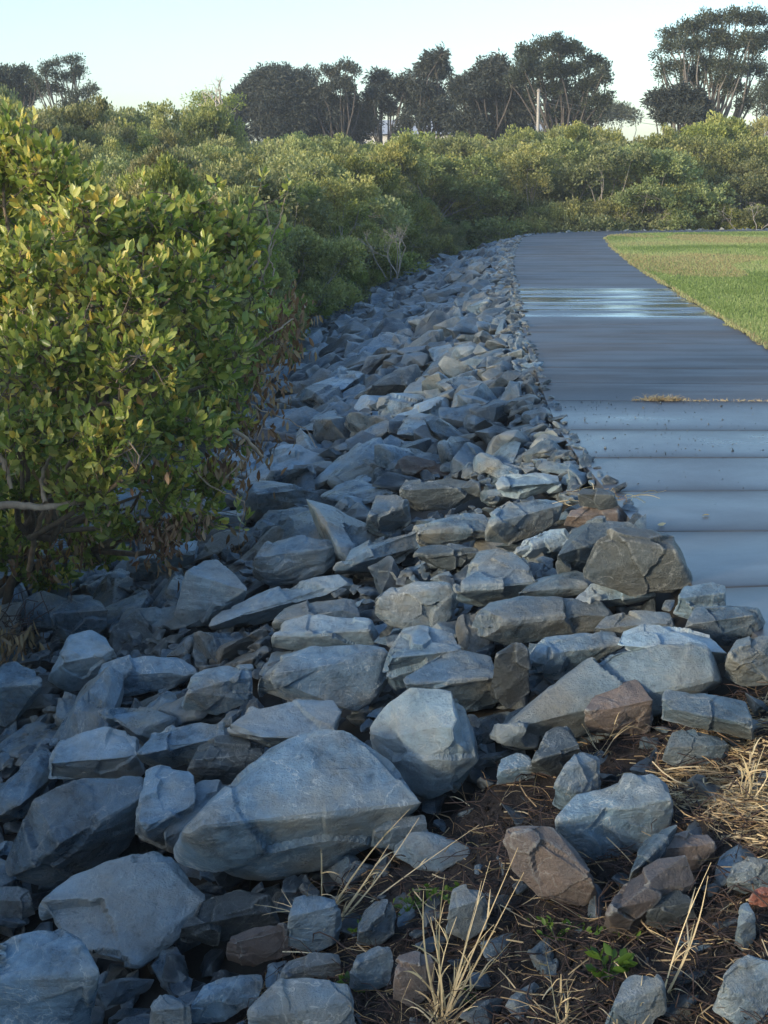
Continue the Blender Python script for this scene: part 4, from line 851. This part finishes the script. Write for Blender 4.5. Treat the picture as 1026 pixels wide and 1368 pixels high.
for Y0, Y1, n, w0 in ((12.5, 30, 1500, .75), (30, 52, 1500, 1.05), (52, 66, 1500, 1.3), (66, 92, 1500, 1.9)):
    for _ in range(n):
        Y = rng.uniform(Y0, Y1); x = rng.uniform(-.29, .29) * Y
        if edge_dist(np.array([x]), np.array([Y]))[0] < BW + .55 * w0 + .5: continue
        if Y < 30 and x / Y > -.02 and False: continue
        w = w0 * rng.uniform(.8, 1.2)
        if not try_place(x, Y, w): continue
        lab, grp = zone(x, Y); place_mangrove(x, Y, float(ztop_at(x, Y)) + rng.normal() * .33 * w0, w * 1.02, PROTO[int(rng.integers(6))], lab, 'mangroves: ' + grp); nmg += 1
print('mangroves', nmg)

# --- the big near mangrove on the left
def near_bush():
    root = np.array([-2.9, 9.9, -1.3]); t = empty('mangrove', root, 'large near mangrove bush with big yellow-green leaves, filling the left side', 'mangrove')
    LB = []   # lobes from the outline in the photo: (px, py, Y, radius px)
    for (u, v, Y, ru, rv) in [(20, 210, 9.6, 55, 60), (70, 240, 9.4, 55, 55), (-30, 300, 9.6, 70, 100), (110, 300, 9.0, 60, 50), (190, 300, 9.2, 60, 45), (260, 300, 9.6, 55, 45), (310, 315, 9.8, 45, 45), (40, 370, 8.6, 80, 70), (150, 380, 8.6, 80, 60),
                              (250, 380, 9.0, 70, 60), (325, 385, 9.5, 45, 55), (60, 480, 8.3, 85, 70), (180, 480, 8.4, 85, 65), (290, 470, 9.0, 60, 60), (345, 455, 9.6, 35, 50), (30, 570, 8.2, 70, 50), (140, 580, 8.2, 80, 55), (240, 570, 8.6, 65, 55), (310, 560, 9.2, 40, 50),
                              (130, 650, 8.4, 60, 45), (220, 650, 8.8, 55, 40), (280, 640, 9.2, 40, 35), (20, 650, 8.6, 40, 30), (-20, 450, 8.8, 60, 90), (170, 695, 8.8, 45, 25), (20, 735, 9.6, 50, 28), (95, 715, 9.3, 50, 30), (60, 640, 9.4, 70, 40), (225, 700, 8.9, 35, 25), (120, 560, 9.6, 90, 60), (280, 690, 9.1, 30, 22), (-10, 700, 9.7, 60, 40), (60, 760, 9.9, 45, 25), (130, 735, 9.7, 40, 22)]:
        c = at(u, v, Y) - root; LB.append((c, np.array([ru / F * Y, (ru + rv) / 2 / F * Y * 1.2, rv / F * Y])))
    r = np.random.default_rng(5); tips, dirs = [], []
    for c, rad in LB:
        k = int(96 * (rad[0] * rad[2]) / (.30 * .25)); d = unit(r.normal(size=(k, 3)) + [.1, -.35, .2]); rr_ = .35 + .7 * r.random((k, 1)) ** .8; p = c + d * rr_ * rad; tips.append(p); dirs.append(d + [0, 0, .9] + r.normal(size=(k, 3)) * .35)
    tips = np.concatenate(tips); dirs = unit(np.concatenate(dirs)); pu, pv, _ = project(tips + root); loose = np.clip((pu - 250) / 130, 0, 1) * .75 * np.clip((pv - 300) / 140, .25, 1); kp = r.random(len(tips)) > loose; bare = tips[~kp]; bdir = dirs[~kp]; tips, dirs = tips[kp], dirs[kp]
    # sprigs that break the outline
    for (u, v, Y) in [(30, 158, 9.4), (12, 175, 9.4), (62, 195, 9.3), (130, 240, 9.0), (192, 238, 9.0), (232, 250, 9.1), (288, 238, 9.5), (297, 250, 9.5), (352, 232, 9.8), (386, 238, 9.9), (375, 262, 9.9), (340, 270, 9.8), (378, 300, 10), (152, 700, 8.6), (216, 735, 8.8), (330, 690, 9.0), (318, 668, 9.0), (250, 700, 8.8)]:
        tips = np.vstack([tips, at(u, v, Y) - root]); dirs = np.vstack([dirs, unit(np.array([.1, -.1, 1]) + r.normal(size=3) * .2)])
    tips0 = tips; n = len(tips); tb_ = Tubes(); tw = Tubes()
    stems = []
    for k in range(6):
        b = r.normal(size=3) * [.35, .3, 0]; q = LB[int(r.integers(len(LB)))][0] * .55 + [0, 0, .1]; p = bend(b, q, 6, .2, r); tb_.add(p, np.linspace(.034, .02, 6), 8); stems += list(p[2:])
    stems = np.array(stems); mids = []
    for c, rad in LB:
        for k in range(2):
            q = c + r.normal(size=3) * rad * .35; i = attract(stems, [q])[0]; p = bend(stems[i], q, 6, .16, r); tb_.add(p, np.linspace(.022, .008, 6), 6); mids += list(p[2:])
    mids = np.array(mids); subs = []
    for q in tips[::6] * .985:
        i = int(np.argmin(np.linalg.norm(mids - q, axis=1))); p = bend(mids[i], q, 5, .15, r); tw.add(p, np.linspace(.006, .0032, 5), 5); subs += list(p[1:])
    subs = np.array(subs)
    for q, d in zip(tips, dirs):
        e = q - d * .10; i = int(np.argmin(np.linalg.norm(subs - e, axis=1))); p = np.vstack([bend(subs[i], e, 3, .15, r), q]); tw.add(p, [.0032, .0028, .0024, .0015], 4)
    for q, d in zip(bare, bdir):
        i = int(np.argmin(np.linalg.norm(subs - q, axis=1))); tw.add(bend(subs[i], q + r.normal(size=3) * .04, 4, .22, r), [.003, .0026, .002, .0012], 4)
    link('branch', tb_.mesh('branch', M_BARK), t); link('twig', tw.mesh('twig', M_BARK), t)
    B, A, T = [], [], []
    bark_t = r.normal(0, .12, n)
    for j in range(8):     # opposite pairs, each turned by a quarter
        f = j // 2; ang = (j % 2) * math.pi + f * math.pi / 2 + r.normal(size=n) * .3 + np.arange(n)
        ref = unit(np.cross(dirs, [0.3, .9, .1])); b2 = np.cross(dirs, ref); lat = np.cos(ang)[:, None] * ref + np.sin(ang)[:, None] * b2
        base = tips - dirs * (.028 * (3 - f)) ; B.append(base); A.append(lat * (1.1 - .22 * f) + dirs * (.35 + .30 * f) + r.normal(size=(n, 3)) * .2); T.append(np.clip(.34 + .11 * f + bark_t + r.normal(size=n) * .19, 0, .93))
    B, A, T = map(np.concatenate, (B, A, T)); keep = r.random(len(B)) > .12; B, A, T = B[keep], A[keep], T[keep]; old = r.random(len(T)) < .015; T[old] = .94 + .06 * r.random(old.sum())
    LL = r.uniform(.045, .088, len(B)) * np.where(r.random(len(B)) < .15, .6, 1); link('foliage', leaf_mesh('foliage', M_LEAF, B, A, LL, LL * r.uniform(.42, .56, len(B)), T, fine=True), t)
    # dry hanging leaves and weed rags
    D, E, T2 = [], [], []
    for (u, v, Y, ru, rv, k) in [(395, 410, 9.9, 22, 30, 55), (375, 450, 9.9, 22, 30, 60), (350, 490, 9.6, 25, 35, 70), (330, 560, 9.3, 25, 35, 60), (215, 715, 8.7, 34, 32, 240), (60, 740, 9.3, 50, 30, 90), (260, 700, 8.9, 25, 25, 60), (100, 720, 9.0, 35, 25, 70), (300, 610, 9.0, 45, 45, 150), (350, 560, 9.2, 35, 60, 110), (385, 440, 9.8, 25, 45, 90), (318, 735, 9.5, 15, 22, 40), (170, 640, 8.4, 60, 40, 60), (20, 870, 8.2, 24, 25, 0), (375, 500, 9.6, 15, 50, 20), (60, 620, 8.6, 50, 40, 60)]:
        c = at(u, v, Y) - root; q = c + r.normal(size=(k, 3)) * np.array([ru / F * Y, .12, rv / F * Y]) * .6; D.append(q); E.append(r.normal(size=(k, 3)) * .45 + [0, 0, -1]); T2.append(r.random(k))
    D, E, T2 = map(np.concatenate, (D, E, T2)); LL = r.uniform(.04, .085, len(D)); tag(link('dry_foliage', leaf_mesh('dry_foliage', M_LEAF_DRY, D, E, LL, LL * .34, T2, fine=True), t), kind='stuff')
    # the bare limbs seen in the photo
    pale = bark('pale_limb', (.22, .16, .11), (.46, .36, .26), 20)
    def limb(px, r0, r1, k=7):
        dd = Tubes()
        P = np.array([at(*p) for p in px]) - root; s = np.linspace(0, len(P) - 1, len(P) * 4); i = np.minimum(s.astype(int), len(P) - 2); f = (s - i)[:, None]; P = P[i] + (P[i + 1] - P[i]) * f; P += r.normal(size=P.shape) * .004; dd.add(P, np.linspace(r0, r1, len(P)), k); link('bare_limb', dd.mesh('bare_limb', pale), t)
    limb([(-40, 678, 8.3), (20, 674, 8.2), (60, 678, 8.2), (105, 672, 8.3), (135, 660, 8.5)], .026, .014)
    limb([(280, 590, 9.1), (290, 572, 9.0), (312, 574, 9.0), (332, 588, 9.0), (350, 610, 9.1)], .018, .012)
    limb([(60, 672, 8.2), (55, 640, 8.4), (70, 600, 8.6)], .016, .009); limb([(40, 760, 9.2), (45, 720, 8.9), (60, 680, 8.4)], .020, .014)
    limb([(-10, 590, 8.3), (5, 620, 8.2), (15, 650, 8.2)], .022, .012)
    limb([(345, 380, 9.8), (358, 350, 9.8), (362, 320, 9.9), (358, 290, 9.9), (352, 268, 9.9)], .009, .004); limb([(362, 320, 9.9), (374, 296, 9.9), (380, 265, 9.9)], .006, .003); limb([(362, 395, 9.7), (366, 360, 9.8), (358, 345, 9.8), (368, 320, 9.8)], .006, .004)
    limb([(310, 520, 9.2), (330, 535, 9.2), (350, 548, 9.3), (385, 560, 9.4), (410, 575, 9.3), (425, 600, 9.0)], .006, .0025); limb([(250, 620, 8.8), (280, 650, 8.8), (310, 662, 8.8), (328, 672, 8.8), (318, 720, 8.9)], .005, .002)
    limb([(330, 480, 9.5), (350, 455, 9.5), (372, 440, 9.6), (392, 425, 9.7)], .010, .005); limb([(350, 520, 9.3), (368, 500, 9.3), (376, 480, 9.4)], .005, .0025); limb([(300, 640, 8.9), (340, 600, 9.1), (352, 560, 9.2)], .007, .003)
near_bush()
# rags of dry weed hanging over the stones at the left border
g0 = ground_hit(22, 890); t = empty('dry_weed_rag', g0, 'clump of dry hanging olive-brown leaves over stones at the left border', 'dry leaves'); r = rng
q = r.normal(size=(110, 3)) * [.11, .06, .05] + [0, -.12, .22]; link('dry_foliage', leaf_mesh('dry_foliage', M_STRAW, q, r.normal(size=(110, 3)) * .35 + [0, -.2, -1], r.uniform(.06, .13, 110), .022, r.uniform(.05, .55, 110), fine=True), t)
tbx = Tubes()
for _ in range(30): p = r.normal(size=3) * [.1, .05, .02] + [0, -.1, .30]; tbx.add(bend(p, p + r.normal(size=3) * .1, 5, .3), np.full(5, .003), 4)
link('twig', tbx.mesh('twig', M_ROOT), t)

# --- tall trees behind the thicket
def tree(name, label, cat, D, base_px, lobes_px, ncl, nleaf, rc, L, W, leafmat, barkmat, r0, droop=0.0, up=.4, outw=.6, stems=1, group=None, tint=.45, seed=1, depth=.8, shell=.2, fork=.45, every=1, outline=None):
    b = at(base_px[0], base_px[1], D); b[2] = -1.4 if base_px[2] is None else base_px[2]
    t = empty(name, b, label, cat, group); r = np.random.default_rng(seed); lobes = []
    for (u, v, ru, rv) in lobes_px:
        c = at(u, v, D + r.normal() * ru / F * D * .7) - b; lobes.append((c, np.array([ru, ru * depth, rv]) / F * D * .92))
        for _ in range(2): lobes.append((c + unit(r.normal(size=3)) * np.array([ru, ru, rv]) / F * D * r.uniform(.9, 1.25), np.array([ru, ru, rv * .8]) / F * D * .32))
    cl, B, A, LL, WW, T = cloud_crown(lobes, ncl, nleaf, rc, L, W, up=up, outw=outw, shell=shell, seed=seed, tint_mu=tint)
    link('crown', leaf_mesh('crown', leafmat, B, A, LL, WW, T), t)
    link('trunk', limbs(cl, lobes, r0, seed, stems, .25 if stems > 1 else .02, fork, every=every, wig=.10).mesh('trunk', barkmat), t); return t
so = dict(L=.30, W=.085, up=-.35, outw=.35, leafmat=M_LEAF_DARK, barkmat=M_BARK_DARK)
tree('she_oak', 'broad dark she-oak mass at centre left, rounded top sloping down to the left', 'she-oak', 100, (400, 200, None), [(335, 150, 38, 35), (370, 135, 36, 32), (300, 165, 28, 30), (410, 150, 40, 40), (455, 160, 36, 36), (375, 175, 55, 28), (440, 180, 50, 22), (345, 118, 26, 20), (395, 122, 30, 22), (485, 165, 26, 24)], 760, 90, .34, r0=.28, stems=3, seed=11, shell=.1, **so)
tree('gum_tree', 'open-crowned gum above the left half of the dark she-oak mass', 'gum tree', 104, (385, 200, None), [(367, 98, 16, 12), (350, 112, 18, 12), (390, 105, 20, 12), (330, 122, 16, 10), (405, 118, 18, 14)], 110, 70, .21, .20, .07, M_LEAF_DARK, M_BARK_DARK, .22, seed=12, tint=.5)
tree('gum_tree', 'open-crowned gum at the right end of the dark she-oak mass', 'gum tree', 98, (455, 200, None), [(440, 100, 18, 12), (462, 92, 16, 10), (455, 118, 20, 14), (470, 128, 12, 14), (425, 125, 16, 16), (448, 145, 22, 16)], 130, 70, .21, .20, .07, M_LEAF_DARK, M_BARK_DARK, .22, seed=13, tint=.65)
tree('she_oak', 'thin she-oak with sky gaps, second from the left of the tall dark trees', 'she-oak', 100, (510, 205, None), [(505, 108, 15, 12), (522, 118, 18, 14), (500, 130, 14, 14), (540, 112, 12, 10), (545, 130, 14, 14), (520, 145, 10, 8), (492, 150, 10, 12)], 125, 75, .21, r0=.20, seed=14, **so)
tree('she_oak', 'tallest slim she-oak with a knobbed top, centre of the skyline', 'she-oak', 97, (563, 205, None), [(580, 82, 20, 13), (568, 98, 18, 12), (590, 95, 14, 10), (560, 118, 18, 12), (580, 125, 22, 16), (555, 145, 16, 16), (585, 155, 26, 22), (600, 170, 24, 16), (540, 165, 12, 12)], 230, 80, .23, r0=.22, seed=15, **so)
tree('she_oak', 'dark brownish she-oak between the slim she-oak and the big gum', 'she-oak', 92, (650, 205, None), [(655, 95, 26, 15), (640, 115, 24, 18), (618, 128, 18, 22), (675, 115, 22, 18), (655, 140, 34, 26), (690, 150, 30, 26), (625, 165, 26, 18), (670, 172, 46, 18), (610, 118, 10, 12)], 460, 85, .29, r0=.24, stems=2, seed=16, **so)
tree('gum_tree', 'big round-crowned dark gum behind the white pole', 'gum tree', 88, (750, 200, None), [(705, 75, 22, 14), (735, 65, 26, 12), (765, 72, 24, 14), (790, 88, 20, 14), (802, 108, 14, 18), (720, 95, 28, 20), (755, 100, 28, 20), (785, 120, 20, 20), (800, 140, 16, 18), (735, 125, 24, 20), (765, 145, 26, 22), (745, 160, 30, 16), (790, 160, 22, 14), (700, 105, 18, 16)], 430, 80, .23, .19, .075, M_LEAF_GUM, M_BARK_DARK, .26, seed=17, tint=.3, fork=.45, every=2)
tree('gum_tree', 'tall spreading gum with forked pale limbs at the right edge of the sky', 'gum tree', 84, (940, 195, None), [(892, 66, 14, 9), (905, 50, 20, 10), (925, 38, 20, 10), (950, 30, 22, 10), (985, 24, 22, 9), (1010, 30, 20, 12), (1030, 55, 22, 16), (935, 62, 22, 12), (965, 58, 24, 16), (1000, 62, 24, 16), (900, 90, 18, 8), (885, 98, 10, 5), (945, 90, 20, 12), (975, 92, 20, 14), (1010, 95, 20, 10), (985, 120, 18, 10), (925, 105, 16, 10), (995, 140, 14, 8), (960, 115, 12, 10)], 430, 75, .24, .17, .065, M_LEAF_GUM, M_GUMBARK, .26, seed=18, tint=.45, fork=.30, stems=1, every=2)
tree('she_oak', 'low dark tree beneath the left limbs of the spreading gum', 'tree', 80, (905, 200, None), [(905, 128, 20, 9), (890, 140, 20, 10), (925, 142, 22, 14), (910, 155, 30, 10), (880, 130, 8, 5), (945, 158, 16, 8)], 150, 80, .22, r0=.16, seed=19, **so)
tree('gum_tree', 'gum foliage cut off by the right border below the spreading gum', 'gum tree', 82, (1035, 200, None), [(1022, 128, 16, 12), (1040, 120, 20, 16), (1020, 145, 12, 8)], 70, 55, .30, .20, .05, M_LEAF_GUM, M_BARK_GREY, .18, seed=20, tint=.4)
tree('gum_tree', 'thin airy gum at the upper left with sky between its branches', 'gum tree', 92, (95, 205, None), [(70, 88, 14, 7), (95, 85, 14, 8), (60, 100, 12, 8), (108, 100, 12, 9), (85, 105, 18, 10), (120, 122, 10, 8), (75, 122, 18, 10), (105, 130, 16, 10), (50, 112, 12, 8), (95, 145, 22, 10)], 150, 55, .19, .16, .06, M_LEAF_GUM, M_BARK_DARK, .17, seed=21, tint=.4)
tree('gum_tree', 'dark rounded gum at the far upper left border', 'gum tree', 95, (10, 205, None), [(5, 102, 20, 10), (30, 104, 16, 10), (-15, 110, 20, 16), (15, 122, 30, 16), (45, 128, 20, 12), (0, 140, 36, 12)], 220, 70, .27, .20, .075, M_LEAF_GUM, M_BARK_DARK, .24, seed=22, tint=.25)
tree('gum_tree', 'small light green tree just left of the bleached dead tree', 'tree', 84, (275, 210, None), [(272, 135, 14, 8), (285, 145, 14, 12), (268, 152, 12, 10), (310, 138, 10, 6), (255, 160, 12, 8), (282, 165, 16, 12)], 120, 45, .28, .16, .06, M_LEAF_LIGHT, M_BARK_GREY, .12, seed=23, tint=.35)
tree('tree', 'small bluish far tree between the big gum and the spreading gum', 'tree', 118, (822, 200, None), [(822, 150, 14, 7), (838, 155, 12, 5), (808, 156, 10, 5)], 70, 50, .4, .24, .08, M_LEAF_GUM, M_BARK_DARK, .14, seed=24, tint=.8)
for (u, v, D, lab, sd_, h) in ((298, 178, 82, 'bleached dead tree standing on the skyline left of the she-oaks', 31, 3.2), (128, 262, 55, 'pale leafless bush inside the thicket at the far left', 32, 1.8), (100, 345, 20, 'bare brown twiggy bush', 33, 0), (528, 330, 30.5, 'tangle of bare twigs on the olive mangrove halfway along the bank', 34, .9), (375, 178, 80, 'grey leafless treetop in front of the she-oaks', 35, 0), (850, 300, 55, 'bare grey branches at the foot of the mangrove wall beyond the lawn', 36, 1.9), (1000, 290, 54, 'bare twigs at the foot of the mangrove wall near the right border', 37, 1.6), (655, 285, 56, 'pale twigs inside the mangroves left of the path end', 38, 1.8)):
    if not h: continue
    r = np.random.default_rng(sd_); b = at(u, v, D); bush = sd_ != 31; t = empty('dead_shrub' if bush else 'dead_tree', b, lab, 'dead shrub' if bush else 'dead tree'); tb_ = Tubes(); tips = []
    for k in range(6 if bush else 1):
        d0 = unit(np.array([0, 0, 1.]) + r.normal(size=3) * (.55 if bush else .02)); root_ = r.normal(size=3) * [.1 * h, .1 * h, 0] * bush + [0, 0, -h * .7]; q0 = root_ + d0 * h * .75; tb_.add(bend(root_, q0, 5, .1, r), np.linspace(1, .8, 5) * h * (.013 if bush else .034), 6); tips.append((q0, d0, h * (.26 if bush else .45), h * (.010 if bush else .028)))
    for lev in range(4):
        nx = []
        for p, d, L, r0 in tips:
            for k in range(2 if lev < 1 else 3):
                d2 = unit(d + r.normal(size=3) * .5); q = p + d2 * L * r.uniform(.6, 1.1); tb_.add(bend(p, q, 4, .12, r), np.linspace(r0, r0 * .55, 4), 5); nx.append((q, d2, L * .62, r0 * .55))
        tips = nx
    link('trunk', tb_.mesh('trunk', M_DEAD if h > 2 else M_BARK_GREY), t)

# --- far building, pole and cables
def box(bm, x0, y0, z0, x1, y1, z1):
    v = [bm.verts.new((x, y, z)) for x in (x0, x1) for y in (y0, y1) for z in (z0, z1)]
    for f in ((0, 1, 3, 2), (4, 6, 7, 5), (0, 4, 5, 1), (2, 3, 7, 6), (0, 2, 6, 4), (1, 5, 7, 3)): bm.faces.new([v[i] for i in f])
def bm_obj(name, fn, mat, parent=None):
    bm = bmesh.new(); fn(bm); bmesh.ops.recalc_face_normals(bm, faces=bm.faces); me = bpy.data.meshes.new(name); bm.to_mesh(me); bm.free(); me.materials.append(mat); return link(name, me, parent)
DB = 135.0; b = at(520, 200, DB); b[2] = -1.4; zt = at(520, 158, DB)[2] + 1.4
t = empty('building', b, 'long pale building glimpsed between the she-oak trunks', 'building')
WALLM = plain('pale_render_wall', (.62, .62, .60)); ROOFM = plain('metal_roof', (.50, .50, .50), .4); GLASSM = plain('dark_window', (.06, .07, .08), .15)
bm_obj('wall', lambda bm: box(bm, -5, 0, 0, 15.5, 8, zt - 1.4), WALLM, t)
def roof(bm):
    a = [(-5.6, -.6, zt - 1.35), (16.1, -.6, zt - 1.35), (16.1, 4, zt), (-5.6, 4, zt), (-5.6, 8.6, zt - 1.35), (16.1, 8.6, zt - 1.35)]; v = [bm.verts.new(p) for p in a]
    for f in ((0, 1, 2, 3), (3, 2, 5, 4), (0, 3, 4), (1, 5, 2), (0, 4, 5, 1)): bm.faces.new([v[i] for i in f])
bm_obj('roof', roof, ROOFM, t)
for k in range(6): bm_obj('window', lambda bm: box(bm, -3.5 + k * 3.1, -.05, zt - 3.2, -2.1 + k * 3.1, -.002, zt - 2.0), GLASSM, t)
DP = 86.0; b = at(718, 200, DP); b[2] = -1.4; ht = at(718, 122, DP)[2] + 1.4
t = empty('utility_pole', b, 'white utility pole standing in front of the big dark gum', 'pole'); tb_ = Tubes(); tb_.add([(0, 0, 0), (0, 0, ht * .5), (0, 0, ht)], [.11, .10, .085], 12); link('post', tb_.mesh('post', plain('painted_pole', (.36, .35, .33))), t)
bm_obj('cap', lambda bm: bmesh.ops.create_cone(bm, cap_ends=True, segments=10, radius1=.14, radius2=.06, depth=.14, matrix=Matrix.Translation((0, 0, ht + .07))), M_BARK_GREY, t)
for k, (v0, v1) in enumerate(((128, 150), (134, 158))):
    p = at(718, v0, DP); q = at(1060, v1 + 22, DP + 10); n = 14; s = np.linspace(0, 1, n)[:, None]; P = p + (q - p) * s; P[:, 2] -= 4 * .5 * (s * (1 - s))[:, 0]; tb_ = Tubes(); tb_.add(P, np.full(n, .012), 5); tag(link('power_cable', tb_.mesh('power_cable', plain('cable', (.25, .25, .25)))), ('upper' if k == 0 else 'lower') + ' thin cable running right from the white utility pole', 'cable')


# unseen mangroves added out of frame to the left, shading the bank
for k in range(20):
    Y = -15 + k * 1.35; x = float(np.interp(Y, EDGE[:, 1], EDGE[:, 0])) - BW - (1.9 if Y > 6 else 3.4) - rng.uniform(0, .5)
    place_mangrove(x, Y, (1.35 if Y > 6 else 1.0) + rng.uniform(-.1, .3), 1.0, PROTO[k % 6], 'unseen mangrove bush added to shade the bank, nearer than the large near bush', 'mangroves: added out of view for shade')

# ------------------------------------------------------------------ thin morning haze
def hz():
    m = bpy.data.materials.new('haze'); m.use_nodes = True; n = m.node_tree; n.nodes.clear(); v = n.nodes.new('ShaderNodeVolumePrincipled'); v.inputs['Color'].default_value = (.80, .90, 1, 1); v.inputs['Density'].default_value = .0008; o_ = n.nodes.new('ShaderNodeOutputMaterial'); n.links.new(v.outputs[0], o_.inputs['Volume']); return m
tag(bm_obj('haze', lambda bm: box(bm, -960, -340, -3.6, 960, 1560, 16), hz()), 'thin pale haze over the whole place', kind='stuff')

# low mangroves filling the foot of the thicket along the stones
ss = s_of_Y(13.0)
while ss < seg_s[-2]:
    p, a_ = edge_point(ss, BW + rng.uniform(.55, 1.1)); Y = float(p[1]); ss += rng.uniform(.9, 1.5) * (1 if Y < 40 else 1.25)
    if abs(p[0]) > .3 * Y + 1: continue
    far_ = p[0] / Y > .05
    place_mangrove(float(p[0]), Y, rng.uniform(.0, .55) + (.75 if far_ else .1), rng.uniform(.45, .62) * (1.5 if far_ else 1), PROTO_L[int(rng.integers(2))] if Y < 40 and rng.random() < .6 else PROTO[int(rng.integers(6))], 'low mangrove filling the foot of the wall beyond the lawn' if far_ else 'low mangrove sprouting along the foot of the stone bank', 'low mangroves ' + ('beyond the lawn' if far_ else 'along the stone bank'))
